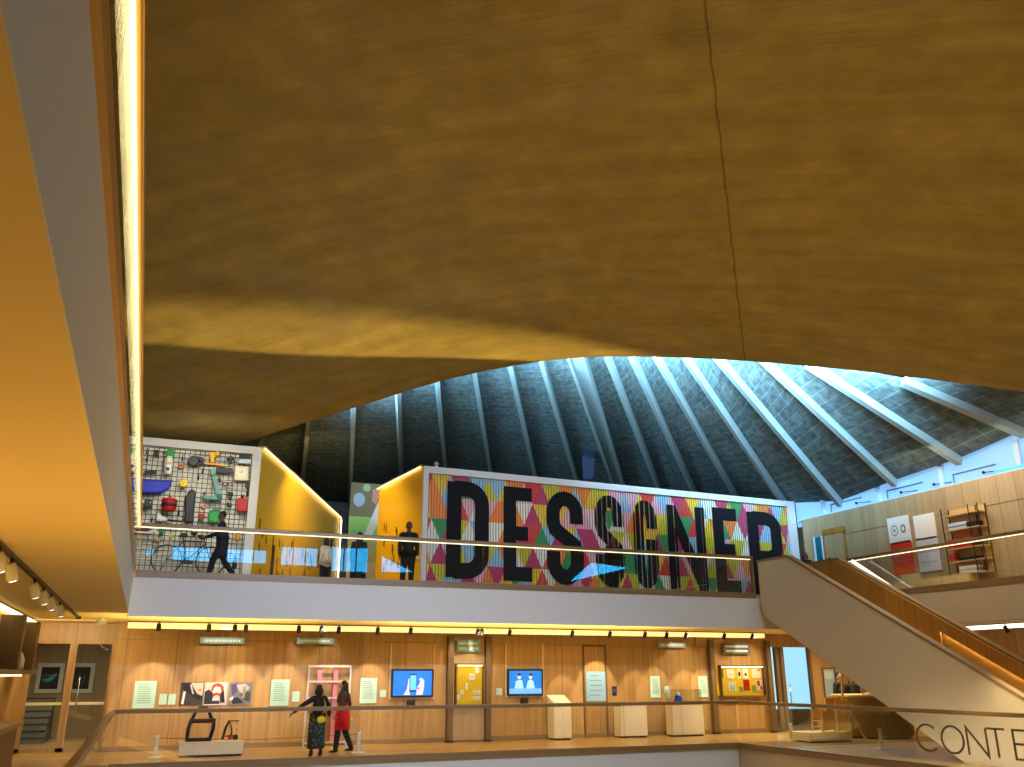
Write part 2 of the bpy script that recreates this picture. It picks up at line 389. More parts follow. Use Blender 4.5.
def smooth_edge(s): return sum(edge_z(s+d) for d in (-.9, -.45, 0, .45, .9))/5 if 1.2 < s < LAB-1.2 else edge_z(s)
def soffit_z(s, t):                       # t metres from the arch edge towards the viewer
    e = smooth_edge(s); k = min(1, t/16)
    return e*(1-k*.55)+(9.75)*k*.55+.055*t-.35*math.sin(min(1, t/6)*PI)*.5
joint_s = edge_at(745, 361)[0]
mb = MB(); uvl = mb.bm.loops.layers.uv.new('UVMap'); grid = []
ss = [-9+i*.6 for i in range(int((LAB+20)/.6))]; ts = [0, .12, .3, .6]+[1+i*.7 for i in range(48)]
for s_ in ss:
    row = []
    for t_ in ts:
        p = A+ab*s_+nab*t_; row.append((mb.bm.verts.new((p.x, p.y, soffit_z(s_, t_))), s_, t_))
    grid.append(row)
for i in range(len(ss)-1):
    for j in range(len(ts)-1):
        q = (grid[i][j], grid[i][j+1], grid[i+1][j+1], grid[i+1][j]); f = mb.bm.faces.new([x[0] for x in q]); f.smooth = True
        for lp, x in zip(f.loops, q): lp[uvl].uv = (x[1]-joint_s, x[2])
# thickness of the arch edge
for i in range(len(ss)-1):
    a, b = grid[i][0][0], grid[i+1][0][0]
    f = mb.bm.faces.new((a, b, mb.bm.verts.new(b.co+V((0, 0, .55))-nab*.15), mb.bm.verts.new(a.co+V((0, 0, .55))-nab*.15)))
    for lp in f.loops: lp[uvl].uv = (ss[i]-joint_s, 0)
o = mb.build('ceiling', 'concrete'); tag(o, kind='structure')

# daylight slot between the soffit edge and the ribbed roof, and the daylit windows high in the near wall
for k, (f0, pw) in enumerate(((.16, 60), (.38, 110), (.60, 130), (.82, 110))):
    sx = LAB*f0; q = A+ab*sx-nab*.9; zz = edge_z(sx)+.75
    area('skylight', (q.x, q.y, zz), tuple(V((q.x, q.y, zz))-nab*4.0+V((0, 0, .7))), LAB*.2, .35, pw*7, (.36, .70, 1), 1.3)
def mirror(px, py, Yg=YB-.01, Yw=-12.19):
    d = ray(px, py); h = CAM+d*(Yg/d.y); k = (Yg-Yw)/d.y; return h.x+d.x*k, h.z+d.z*k
for k, (xa, xb, ya, yb) in enumerate(((146, 154, 549, 556), (172.5, 210, 547, 561), (227, 266, 549, 563.5), (281, 317, 547, 566), (332, 367.5, 547, 572))):
    a, b = mirror(xa, ya), mirror(xb, yb); f = MB()
    pane = tag(MB().box(a[0], b[0], -12.19, -12.16, b[1], a[1]).build('window_%d' % (k+3), 'sky_pane_far'), kind='structure')
    mb = MB(); n = 3
    for q in range(n+1):
        x = a[0]+(b[0]-a[0])*q/n; mb.box(x-.04, x+.04, -12.2, -12.1, b[1]-.05, a[1]+.05)
    mb.build('window_frame', 'dark_metal', pane)
tri = [mirror(*p) for p in ((382, 556), (412, 572), (382, 572))]
tag(MB().prism(tri, -12.19, -12.16).build('window_8', 'sky_pane_far'), kind='structure')
qd = [mirror(*p) for p in ((571, 581), (592, 562), (652, 556), (652, 562), (610, 572))]
tag(MB().prism(qd, -12.19, -12.16).build('window_9', 'sky_pane_far'), kind='structure')

# --- ribbed roof beyond
def onAB(x, y, off):
    d = ray(x, y); k = ((A-CAM).dot(nab)-off)/d.dot(nab); return CAM+d*k
RIBS = [((1110,405),(1000,378)),((1024,430),(920,385)),((960,458),(830,374)),((895,480),(770,362)),((838,497),(722,358)),((785,500),(690,358)),((737,494),(660,357)),((695,490),(635,357)),((660,487),(610,357)),
        ((620,483),(580,357)),((577,478),(543,360)),((535,473),(511,364)),((490,468),(475,373)),((445,467),(437,383)),((400,470),(397,397)),((350,492),(353,408)),((300,490),(306,425)),((243,500),(258,442))]
LOWY = [0,0,0,0,0,28.1,30.6,32.8,34.8,36.6,38,39,39.6,40,40,40,40,40]
rib3 = []
for (lo, hi), Yl in zip(RIBS, LOWY):
    L = atX(*lo, XE) if Yl == 0 else atY(*lo, Yl)
    H = onAB(*hi, 3.6)
    d = H-L
    i_ = len(rib3)
    rib3.append((L-d*(0 if i_ < 4 else min(.18, .03*(i_-3))), H+d*(.16 if i_ < 6 else .13)))
mb = MB(); uvl = mb.bm.loops.layers.uv.new('UVMap'); NS = 14; sheet = []; u_acc = 0
RU = [0]
for (a, b), (c, d) in zip(rib3, rib3[1:]): RU.append(RU[-1]+2.3)
for (a, b) in rib3:
    col = []
    for k in range(NS+1):
        p = a.lerp(b, k/NS); col.append((mb.bm.verts.new(p), k/NS*(b-a).length))
    sheet.append(col)
for i in range(len(sheet)-1):
    for k in range(NS):
        q = ((sheet[i][k], RU[i]), (sheet[i][k+1], RU[i]), (sheet[i+1][k+1], RU[i+1]), (sheet[i+1][k], RU[i+1]))
        f = mb.bm.faces.new([x[0][0] for x in q]); f.smooth = True
        for lp, x in zip(f.loops, q): lp[uvl].uv = (x[1], x[0][1])
roof = mb.build('ceiling_ribbed', 'roof_blocks'); tag(roof, kind='structure')
for i, (a, b) in enumerate(rib3):
    # each rib hangs below the roof skin
    if i+1 < len(rib3): nx = rib3[i+1]
    else: nx = rib3[i-1]
    nrm = (b-a).cross(nx[0].lerp(nx[1], .5)-a).normalized()
    if nrm.z > 0: nrm = -nrm
    wd = .50 if i == 9 else .15+.08*max(0, (5-i)/5)
    dp = .26
    MB().bar(a+nrm*dp/2, b+nrm*dp/2, wd, dp, nrm).build('rib', 'rib_paint', roof)
    if i == 9:
        for sg in (-1, 1):
            sd = (b-a).cross(nrm).normalized()*sg*.24
            MB().bar(a+nrm*(dp+.06)+sd, b+nrm*(dp+.06)+sd, .1, .12, nrm).build('rib', 'rib_paint', roof)

# ================================================================== BALUSTRADES
def balustrade(label, P, Q, z, ends=(0, 0), led=True, n=None, trim='oak_trim', hgt=1.24, group='glass balustrades', gl='balustrade_glass', low=0):
    P, Q = V((*P, 0)), V((*Q, 0)); d = (Q-P); L = d.length; d.normalize(); sd = V((-d.y, d.x, 0))
    t = thing('glass_balustrade', label, 'balustrade', ((P.x+Q.x)/2, (P.y+Q.y)/2, z), group)
    Z = lambda v, h: V((v.x, v.y, z+h))
    MB().bar(Z(P, .06-low), Z(Q, .06-low), .10, .16).build('base_rail', trim, t)
    MB().bar(Z(P, hgt-.05), Z(Q, hgt-.05), .09, .09).build('handrail', trim, t, bevel=.012)
    if led:
        MB().bar(Z(P, hgt-.105), Z(Q, hgt-.105), .045, .02).build('light_strip', 'led_soft', t)
    n = n or max(1, round(L/1.7))
    for i in range(n):
        a = P+d*(L*i/n+.008); b = P+d*(L*(i+1)/n-.008)
        MB().bar(Z(a, .14-low+(hgt-.24+low)/2), Z(b, .14-low+(hgt-.24+low)/2), .016, hgt-.26+low).build('glass_panel', gl, t)
    return t
bu = balustrade('upper level glass balustrade in front of the colourful letter wall', (XL, YB), (16.72, YB), ZF, n=10)
MB().box(16.72, 16.80, YB-.05, YB+.05, ZF-.02, ZF+1.24).build('end_post', 'oak_trim', bu)
bl = balustrade('upper left glass balustrade with oak backing, running overhead beside the grey fascia', (XL+.015, 1.0), (XL+.015, YB-.06), ZF, trim='oak_lit', n=14, led=False)
MB().box(XL-.02, XL+.066, 1.0, YB-.06, ZF+1.15, ZF+1.24).build('handrail_cap', 'oak_lit', bl)
MB().box(XL-.16, XL-.12, 1.0, YB-.1, ZF+.02, ZF+1.19).build('backing_panel', 'oak_lit', bl)
MB().bar((XL+.010, 1.0, ZF+1.13), (XL+.010, YB-.1, ZF+1.13), .024, .03).build('light_strip', 'led', bl)
balustrade('upper right glass balustrade with lit handrail beside the pale oak wall', (XU, YB-.6), (XU, 1), ZF, trim='oak_trim_side', n=12, gl='side_glass')
balustrade('lower level glass balustrade in front of the exhibits and the two women', (XL, YB-.02), (XR, YB-.02), 0, led=False, n=9, hgt=1.13, low=.12)
balustrade('lower left glass balustrade leading towards the glazed doors', (XL-.02, 3.0), (XL-.02, YB-.1), 0, led=False, trim='oak_trim_side', n=11, hgt=1.13, low=.12, gl='side_glass')
bc = balustrade('lower right glass balustrade with large grey letters', (XR, YB-.1), (XR, 3), 0, led=False, trim='oak_trim_side', n=7, hgt=1.13, low=.12, gl='side_glass')
# grey lettering on the lower right balustrade
def onR(px, py): p = atX(px, py, XR-.02); return p.y, p.z
zt, zb = onR(997, 729)[1], onR(1003, 758)[1]
def letter_pts(ch, w, h):
    arc = lambda a0, a1, n=22: [(w/2+w/2*math.cos(math.radians(a0+(a1-a0)*i/n)), h/2+h/2*math.sin(math.radians(a0+(a1-a0)*i/n))) for i in range(n+1)]
    return {'C': [(arc(48, 312), False)], 'O': [(arc(0, 360)[:-1], True)], 'N': [([(0, 0), (0, h), (w, 0), (w, h)], False)],
            'T': [([(0, h), (w, h)], False), ([(w/2, 0), (w/2, h)], False)], 'E': [([(w, h), (0, h), (0, 0), (w, 0)], False), ([(0, h*.52), (w*.85, h*.52)], False)]}[ch]
H = zt-zb
spans = [('C', 916.5, 938.5), ('O', 941.5, 963.5), ('N', 967.5, 987), ('T', 988.5, 1006), ('E', 1014.5, 1032)]
for ch, xa, xb in spans:
    ya = onR(xa, 735+(xa-916)*.11)[0]; yb = onR(xb, 735+(xb-916)*.11)[0]; wd = ya-yb
    mb = MB()
    for pts, cl in letter_pts(ch, wd, H):
        mb.stroke([(ya-a, zb+b) for a, b in pts], .042, PYZ, XR-.024, XR-.010, cl)
    mb.build('letter', C3(84, 80, 66), bc)

# ================================================================== STAIRCASE
XS0, XS1 = 16.85, 18.62
SL = .537
def rail_z(y): return 5.07-max(0, 20.72-y)*SL
st = thing('staircase', 'white sided staircase rising from the lower walkway to the upper level', 'staircase', (XS0, 13.2, 0))
prof = [(22.12, 5.03), (20.72, 5.03), (13.15, 5.03-7.57*SL), (12.6, 5.03-7.57*SL), (12.6, 0.0), (15.55, 0.0), (22.02, 3.45), (22.12, 3.75)]
MB().prism(prof, XS0, XS0+.10, 'X').build('outer_stringer', 'stair_white', st)
prof2 = [(22.12, 5.03), (20.72, 5.03), (13.15, 5.03-7.57*SL), (12.6, 5.03-7.57*SL), (12.6, 0.0), (15.55, 0.0), (22.12, 3.6)]
MB().prism(prof2, XS0+.10, XS0+.14, 'X').build('inner_lining', 'stair_oak', st)
def cap(x, name='handrail'):
    mb = MB(); mb.bar((x, 22.12, 5.06), (x, 20.72, 5.06), .20, .07); mb.bar((x, 20.74, 5.063), (x, 13.15, 5.06-7.57*SL), .20, .07); mb.bar((x, 13.2, 5.06-7.55*SL), (x, 12.6, 5.06-7.57*SL), .2, .07)
    mb.build(name, 'oak_trim_side', st)
cap(XS0+.07); cap(XS1+.10)
# far side: deep oak band, lit recess below it for the lower flight
zb_ = lambda y, d: rail_z(y)-d
MB().prism([(22.12, 5.03), (20.72, 5.03), (13.15, zb_(13.15, .04)), (13.15, zb_(13.15, .38)), (17.3, zb_(17.3, .38)), (17.3, zb_(17.3, 1.2)), (20.72, zb_(20.72, 1.07)), (22.12, 4.0)], XS1-.06, XS1+.0, 'X').build('far_panel', 'stair_oak', st)
MB().prism([(22.12, 5.03), (20.72, 5.03), (13.15, zb_(13.15, .04)), (12.6, zb_(13.15, .04)), (12.6, 0), (15.55, 0), (22.02, 3.45), (22.12, 3.75)], XS1+.05, XS1+.17, 'X').build('far_stringer', 'oak_lit', st)
MB().bar((XS1+.025, 17.25, zb_(17.25, .36)), (XS1+.025, 13.2, zb_(13.2, .36)), .035, .02).build('light_strip', 'led_strong', st)
n = 25; rise = (ZF+.03)/n; going = rise/SL
for k in range(n):
    y1 = 20.72-(n-k)*going+going
    MB().box(XS0+.14, XS1+.05, y1-going-.02, y1, (k+1)*rise-.05, (k+1)*rise).box(XS0+.14, XS1+.05, y1-going, y1-going+.02, k*rise, (k+1)*rise-.05).build('tread', 'oak_floor', st)
MB().box(XS0+.14, XS1+.05, 20.72, 22.32, ZF-.05, ZF+.03).build('landing', 'oak_floor', st)
q0, q1 = atX(853, 561, 19.6), atX(909, 598.5, 19.6)
t = thing('stair_handrail', 'white lit handrail sloping down behind the staircase near the pale oak wall', 'handrail', (19.6, q0.y, q1.z))
MB().bar(q0, q1, .06, .07).build('rail', 'grey_rail', t)
MB().bar(q0+V((-.045, 0, 0)), q1+V((-.045, 0, 0)), .03, .09).build('light_strip', 'led_white', t)
for k in (.12, .5, .88):
    p = q0.lerp(q1, k); MB().tube([p, p+V((.28, 0, -.1))], .018).build('bracket', 'grey_rail', t)

# ================================================================== UPPER LEVEL WALLS
struct('wall_right_upper', MB().box(XE, XE+.2, 9, 27.25, ZF, 7.47), 'oak_pale')
struct('trim_right_wall', MB().box(XE-.012, XE, 9, 27.25, 6.62, 6.635), 'oak_trim_side')
dw = [atX(*p, XE) for p in ((815, 538), (844, 533), (848, 570))]
d1 = tag(MB().box(XE-.03, XE-.005, dw[1].y, dw[0].y-.55, ZF+.03, dw[0].z).build('door_1', 'oak_pale'), kind='structure')
MB().box(XE-.05, XE-.004, dw[0].y-.55, dw[0].y-.45, ZF+.03, dw[0].z+.05).box(XE-.05, XE-.004, dw[1].y-.1, dw[1].y, ZF+.03, dw[0].z+.05).box(XE-.05, XE-.004, dw[1].y-.1, dw[0].y-.45, dw[0].z, dw[0].z+.22).build('door_frame', 'stair_oak', d1)
MB().box(XE-.04, XE-.005, dw[0].y-.40, dw[0].y+.02, ZF+.03, dw[0].z).build('side_pane', C3(35, 105, 120, .2), d1)
MB().box(XE-.06, XE-.02, dw[0].y-.03, dw[0].y+.05, ZF+.03, dw[0].z+.03).box(XE-.06, XE-.02, dw[0].y-.45, dw[0].y-.38, ZF+.03, dw[0].z+.03).build('pane_frame', 'blue_white', d1)
# clerestory: pale window band between oak wall and roof
MBk = MB().box(XE+.25, XE+.35, 9, 27.8, 7.3, 9.6)
struct('window_1', MBk, 'sky_pane')
w1 = bpy.data.objects['window_1']
fr = MB(); fr.box(XE+.08, XE+.26, 9, 27.6, 7.47, 7.53)
for y in (26.2, 23.4, 20.6, 17.8, 15.0, 12.2): fr.box(XE+.14, XE+.26, y-.08, y+.08, 7.5, 8.4)
fr.build('window_frame', C3(190, 214, 240), w1)
mb = MB()
for y in (24.8, 22.0, 19.2, 16.4):
    mb.bar((XE+.2, y+1.0, 7.84), (XE+.2, y-.6, 7.84), .02, .04); mb.bar((XE+.2, y+.98, 7.86), (XE+.2, y+.98, 7.5), .02, .03)
mb.build('window_bead', C3(70, 110, 140), w1)
for y in (24.4, 22.3, 20.9, 19.0):
    t = thing('window_actuator', 'thin dark window opener arm on the pale clerestory band', 'window opener', (XE+.1, y, 7.62), 'clerestory window openers')
    MB().tube([(XE+.12, y, 7.66), (XE+.22, y-.6, 7.62)], .014).build('arm', 'dark_metal', t)
    MB().ball((XE+.12, y, 7.66), .05).build('joint', 'dark_metal', t)
p = atX(1003, 466, XE+.12)
t = tag(MB().box(XE+.10, XE+.14, p.y-2, p.y+.35, 7.5, 7.62).build('window_2', E3(60, 190, 230, 1.0)), kind='structure')
# outer shell behind and around the viewer
struct('wall_near', MB().box(-6, 38, -12.4, -12.2, -5.4, 14), 'stair_white')
struct('wall_left_outer', MB().box(-6.2, -6, -12.4, 42, -5.4, 14), 'stair_white')
struct('wall_right_outer', MB().box(38, 38.2, -12.4, 32, -5.4, 14), 'stair_white')
struct('wall_far_outer', MB().box(-6, 30, 42, 42.2, 0, 14), C3(70, 74, 72))
struct('wall_right_lower', MB().box(24.2, 24.4, -4, YW, 0, ZC), 'oak_side')

# ================================================================== LETTER WALL
D0 = V((7.73, 27.0, 0)); D1 = V((23.05, 27.72, 0)); dd = (D1-D0); DL = dd.length; dd.normalize(); dn = V((dd.y, -dd.x, 0))
def DP(a, z, t): q = D0+dd*a+dn*t; return (q.x, q.y, z)
def onD(px, py):
    d = ray(px, py); k = (D0-CAM).dot(dn)/d.dot(dn); q = CAM+d*k
    return (q-D0).dot(dd), q.z
DT = 8.27
lw = thing('letter_wall', 'colourful triangle patterned wall with giant black letters in a white frame', 'sign wall', tuple(D0+dd*DL/2+V((0, 0, ZF+.03))))
mb = MB()
def dbox(mb, a0, a1, z0, z1, t0, t1):
    v = [mb.bm.verts.new(DP(a, z, t)) for t in (t0, t1) for a, z in ((a0, z0), (a1, z0), (a1, z1), (a0, z1))]
    for q in ((0,1,2,3),(7,6,5,4),(0,4,5,1),(1,5,6,2),(2,6,7,3),(3,7,4,0)):
        f = mb.bm.faces.new([v[i] for i in q]); f.material_index = mb.mi
dbox(mb, 0, .17, ZF+.03, DT, -.5, .1); dbox(mb, DL-.32, DL, ZF+.03, DT, -.5, .1); dbox(mb, .17, DL-.32, DT-.22, DT, -.5, .1)
mb.build('frame', C3(205, 200, 200), lw)
mb = MB(); dbox(mb, .17, DL-.32, ZF+.03, DT-.22, -.5, -.03); mb.build('backing', 'white', lw)
PAL = {'y': (196, 184, 22), 'g': (233, 190, 30), 'o': (238, 124, 36), 'r': (214, 30, 32), 'm': (186, 14, 92), 'b': (140, 184, 214), 'w': (228, 222, 208), 'p': (226, 166, 184), 'e': (20, 140, 76), 'k': (230, 200, 205)}
keys = list(PAL)
# colours read off the photograph: (pixel x, pixel y, colour)
SAMP = []
for X0, Y0, f, rows in ((410, 450, 4.876, '''90 160 o;110 115 y;150 170 g;150 220 r;215 125 o;265 135 m;90 250 o;90 330 y;130 370 e;172 270 b;330 140 b;400 170 b;440 190 e;435 235 g;410 270 p;425 350 o;405 420 w;490 150 w;545 170 o;600 150 w;540 270 w;535 310 o;555 345 b;600 290 m;640 215 m;590 340 p;630 385 r;640 430 e;580 450 m;550 440 g;690 350 y;700 440 b;720 180 y;690 190 y;750 290 g;800 200 b;850 190 o;880 280 g;820 360 p;780 380 p;890 400 m;880 450 e;700 200 y;268 255 p;295 275 y;285 340 r;300 410 w;270 500 b;290 500 m;110 480 w;90 540 o;150 530 m;140 590 y;80 470 e;400 520 b;440 550 r;410 620 m;350 610 p;470 600 g;430 585 g;575 530 y;600 480 m;640 560 w;650 610 r;690 630 w;200 630 b;500 645 e;560 645 b;320 625 w;740 540 o;770 540 e;860 640 m;960 660 e;1000 660 y'''),
                        (600, 470, 4.655, '''10 95 y;70 100 p;50 200 e;60 260 w;90 270 b;130 130 p;190 125 g;240 120 r;280 160 b;260 220 g;290 220 r;320 130 g;240 260 g;290 310 e;140 300 y;350 200 p;390 145 m;430 150 g;460 150 b;490 180 w;380 170 o;500 250 g;490 270 w;410 300 e;500 330 y;480 380 o;540 150 m;600 160 y;590 210 y;580 255 e;590 310 e;630 310 w;640 240 m;660 220 m;680 175 p;650 290 m;680 280 m;740 175 o;790 180 m;855 210 y;880 190 o;845 265 m;890 280 p;900 340 e;860 360 r;830 250 b;660 345 y;690 315 w;670 385 w;600 390 o;760 280 b;765 325 g;840 320 g;640 470 p;690 490 o;520 500 y;540 480 w;530 540 e;500 560 b;580 570 g;110 540 m;160 480 e;150 520 y;300 470 r;320 520 w;290 430 g;210 550 w;430 520 y;350 440 b;620 575 w;650 575 o;20 430 y;60 470 e''')):
    for q in rows.split(';'):
        a, b, c = q.split(); SAMP.append((*onD(X0+float(a)/f, Y0+float(b)/f), c))
TW, TH, ZT0 = .66, .72, DT-.22
mb = MB(); cell = {}
def tri_key(a, z):
    r = math.floor((ZT0-z)/TH); f = (ZT0-z)/TH-r; x = a/TW+(.5 if r % 2 else 0); i = math.floor(x); g = x-i
    # inside a cell the apex up triangle has its apex at g=.5, f=0
    if abs(g-.5) <= f/2: return (r, i, 0)
    return (r, i if g > .5 else i-1, 1)
for a, z, c in SAMP: cell.setdefault(tri_key(a, z), c)
nr = int(math.ceil((ZT0-ZF)/TH))
rnd = random.Random(5)
def clipz(z): return max(z, ZF+.04)
def cl(a): return min(max(a, .17), DL-.32)
for r in range(nr):
    for i in range(-1, int(DL/TW)+2):
        x0 = (i-(.5 if r % 2 else 0))*TW
        for k in (0, 1):
            c = cell.get((r, i, k)) or rnd.choice(keys)
            mb.mi = keys.index(c)
            zt, zb = ZT0-r*TH, max(ZT0-(r+1)*TH, ZF+.04)
            fr_ = (zt-zb)/TH
            if k == 0: poly = [(x0+TW/2, zt), (x0+TW/2*(1+fr_), zb), (x0+TW/2*(1-fr_), zb)]
            else: poly = [(x0+TW/2, zt), (x0+TW*1.5, zt), (x0+TW*(1.5-fr_/2), zb), (x0+TW*(.5+fr_/2), zb)]
            poly = [(cl(a), z) for a, z in poly]
            if k == 1 and fr_ > .999: poly = poly[:3]
            xs = [p[0] for p in poly]
            if max(xs)-min(xs) < .01: continue
            mb.face([DP(a, z, -.02) for a, z in poly])
mb.build('triangle_pattern', [C3(*PAL[k], .45) for k in keys], lw, fix=False)
mb = MB()
nn = 150
for i in range(nn):
    a = .17+(DL-.49)*(i+.5)/nn
    dbox(mb, a-.006, a+.006, ZF+.04, ZT0, -.022, .008)
sl = mb.build('slat_ridge', C3(120, 112, 92), lw); tag(sl, kind='stuff')
# the letters
LT = None
def strokes(ch):
    arc = lambda cx, cz, rx, rz, a0, a1, n=10: [(cx+rx*math.cos(math.radians(a0+(a1-a0)*i/n)), cz+rz*math.sin(math.radians(a0+(a1-a0)*i/n))) for i in range(n+1)]
    return {'D': [[(.0, 0), (0, 1)], [(0, 1), (.45, 1)]+arc(.45, .8, .55, .2, 90, 0)+arc(.45, .2, .55, .2, 0, -90)+[(.45, 0), (0, 0)]],
            'E': [[(1, 1), (0, 1), (0, 0), (1, 0)], [(0, .5), (.82, .5)]],
            'S': [[(1, .68)]+arc(.5, .80, .5, .2, 0, 180)+[(0, .70), (.08, .60), (.92, .40), (1, .30)]+arc(.5, .2, .5, .2, 0, -180)+[(0, .32)]],
            'G': [[(1, .70)]+arc(.5, .8, .5, .2, 0, 180)+arc(.5, .2, .5, .2, 180, 360)+[(1, .48), (.5, .48)]],
            'N': [[(0, 0), (0, 1)], [(.02, 1), (.98, 0)], [(1, 0), (1, 1)]],
            'R': [[(0, 0), (0, 1)], [(0, 1), (.5, 1)]+arc(.5, .86, .5, .14, 90, 0)+arc(.5, .58, .5, .14, 0, -90)+[(.5, .44), (0, .44)], [(.5, .44), (1, 0)]]}[ch]
LET = [('D', 447.5, 489, 481, 577, 0), ('E', 503.5, 537.5, 487, 579.5, 0), ('S', 546, 582, 491, 583, 0), ('S', 594, 622, 495, 585, 1), ('G', 632, 655, 500, 587, 1), ('N', 666, 703, 504.5, 589.5, 2), ('E', 711.5, 740, 508, 591.5, 0), ('R', 746, 779, 511.5, 594, 0)]
for ch, x0, x1, yt, yb, cut in LET:
    a0, z1 = onD(x0, yt); a1, _ = onD(x1, yt+(x1-x0)*.1); z0 = onD(x0, yb)[1]
    wd = .50 if ch in 'DESR' and not cut else .42
    if ch == 'E' : wd = .46
    if ch == 'N': wd = .40
    P_ = lambda a, b, t: DP(a, b, t)
    mb = MB()
    for si, pts in enumerate(strokes(ch)):
        W, Hh = (a1-a0-wd), (z1-z0-wd*.86)
        q = [(a0+wd/2+px*W, z0+wd*.43+pz*Hh) for px, pz in pts]
        q = [a for i, a in enumerate(q) if i == 0 or (V(a)-V(q[i-1])).length > .02]
        if len(q) == 2 and abs(q[0][0]-q[1][0]) < .01: q = [(q[0][0], z0), (q[1][0], z1)]
        mb.stroke(q, wd, P_, .010+si*.0015, .024+si*.0015)
    if cut:     # half turned slats: the letter shows on some slats only
        per = DL/nn*(2.0 if cut == 1 else 6)
        k = 0; a = a0-.3
        while a < a1+.3:
            for cc in (a, a+per*(.76 if cut == 1 else .94)):
                pt = V(DP(cc, 0, 0))
                bmesh.ops.bisect_plane(mb.bm, geom=mb.bm.verts[:]+mb.bm.edges[:]+mb.bm.faces[:], plane_co=pt, plane_no=dd)
            a += per
        kill = []
        for f in mb.bm.faces:
            c = (f.calc_center_median()-D0).dot(dd)-(a0-.3)
            if (c % per)/per > (.76 if cut == 1 else .94): kill.append(f)
        bmesh.ops.delete(mb.bm, geom=kill, context='FACES')
    mb.build('letter', 'letter_black', lw)
p = D0+dd*.45+V((0, 0, DT))
t = thing('dome_camera', 'small pale dome camera on top of the left end of the letter wall', 'camera', tuple(p))
MB().lathe([(.05, 0), (.06, .02), (.03, .06)], p).build('base', 'white', t)
MB().ball(p+V((0, 0, .11)), .085).build('dome', C3(180, 170, 150), t)

# ================================================================== GRID WALL BOX AND YELLOW WALLS
GY = 26.0; GT = 8.19; GX0, GX1 = -3.6, 2.53
gw = thing('display_box', 'white framed display wall with a black wire grid full of objects', 'display wall', (-.5, GY, ZF+.03))
MB().box(GX0, GX1, GY, GY+.6, GT-.22, GT).box(GX1-.24, GX1, GY, GY+.6, ZF+.03, GT-.22).build('frame', C3(200, 196, 186), gw)
MB().box(GX0, GX1-.24, GY+.32, GY+.4, ZF+.03, GT-.22).build('backboard', C3(232, 226, 204), gw)
mb = MB()
x = GX1-.30
while x > GX0: mb.box(x-.010, x+.010, GY+.13, GY+.146, ZF+.03, GT-.24); x -= .138
z = ZF+.12
while z < GT-.24: mb.box(GX0, GX1-.25, GY+.12, GY+.136, z-.010, z+.010); z += .138
tag(mb.build('wire_grid', 'black', gw), kind='stuff')
YT = 8.2
def slab_wall(name, P, Q, th, z0, z1, mat, parent=None):
    P, Q = V((*P, 0)), V((*Q, 0)); d = (Q-P).normalized(); s = V((-d.y, d.x, 0))*th
    mb = MB(); pts = [P, Q, Q+s, P+s]
    A_ = [mb.bm.verts.new((p.x, p.y, z0)) for p in pts]; B_ = [mb.bm.verts.new((p.x, p.y, z1)) for p in pts]
    mb.bm.faces.new(A_[::-1]); mb.bm.faces.new(B_)
    for k in range(4): mb.bm.faces.new((A_[k], A_[(k+1) % 4], B_[(k+1) % 4], B_[k]))
    return mb.build(name, mat, parent)
plain('yellow_wall', (.80, .47, .012), .38, noise=.06, scale=.7)
f = atY(340, 521, 37.5)
yl = slab_wall('wall_yellow_left', (GX1+.01, GY+.02), (f.x, 37.5), .25, ZF+.03, YT, 'yellow_wall'); tag(yl, kind='structure')
yr = slab_wall('wall_yellow_right', (D0.x-.02, D0.y-.0), (7.30, 31.2), -.25, ZF+.03, 8.28, 'yellow_wall'); tag(yr, kind='structure')
dl = (V((f.x, 37.5, 0))-V((GX1, GY, 0))).normalized(); ns = V((dl.y, -dl.x, 0))
a = V((GX1+.05, GY+.1, YT+.03)); b = V((f.x, 37.45, YT+.03))
tc = thing('coping_light', 'lit metal coping along the top of the left yellow wall', 'light strip', tuple((a+b)/2))
MB().bar(a+ns*.02, b+ns*.02, .10, .05).build('coping', C3(170, 140, 80), tc)
MB().bar(a+ns*.05-V((0, 0, .05)), b+ns*.05-V((0, 0, .05)), .02, .02).build('light_strip', 'led', tc)
MB().bar(b+ns*.05-V((0, 0, .1)), b+ns*.05-V((0, 0, 4.0)), .04, .02, (0, 1, 0)).build('light_strip', 'led', tc)
a = V((D0.x-.03, D0.y+.1, 8.31)); b = V((7.27, 31.15, 8.31))
tc = thing('coping_light', 'lit metal coping along the top of the right yellow wall', 'light strip', tuple((a+b)/2))
MB().bar(a, b, .10, .05).build('coping', C3(170, 140, 80), tc)
MB().bar(a+V((-.05, 0, -.05)), b+V((-.05, 0, -.05)), .02, .02).build('light_strip', 'led', tc)
struct('wall_corridor_end', MB().box(2, 12, 38.2, 38.4, ZF+.03, 7.2), C3(96, 60, 32))

# ================================================================== LOWER LEVEL, LEFT SIDE
XLW = -2.72
struct('wall_left', MB().box(XLW-.15, XLW, 15.0, 26.6, 0, ZC), 'oak_side')
struct('trim_door_header', MB().box(XLW, -.72, 26.45, 26.6, 2.70, ZC), 'oak_wall')
struct('wall_corridor_back', MB().box(-6, 2, 32.6, 32.8, 0, ZC), 'oak_pale')
struct('wall_corridor_side', MB().box(-.72, -.60, YW+.2, 32.6, 0, ZC), C3(84, 76, 54))
dA = tag(MB().box(XLW, XLW+.10, 26.47, 26.55, 0, 2.70).box(XLW, -.72, 26.47, 26.55, 2.62, 2.70).box(-1.80, -1.62, 26.47, 26.55, 0, 2.62).box(-.80, -.72, 26.47, 26.55, 0, 2.62).box(XLW, -.72, 26.47, 26.55, 0, .09).build('door_2', 'oak_wall'), kind='structure')
MB().box(XLW+.10, -1.80, 26.50, 26.515, .09, 2.62).build('door_pane', 'window_glass', dA)
MB().box(-1.62, -.80, 26.50, 26.515, .09, 2.62).build('door_pane', 'window_glass', dA)
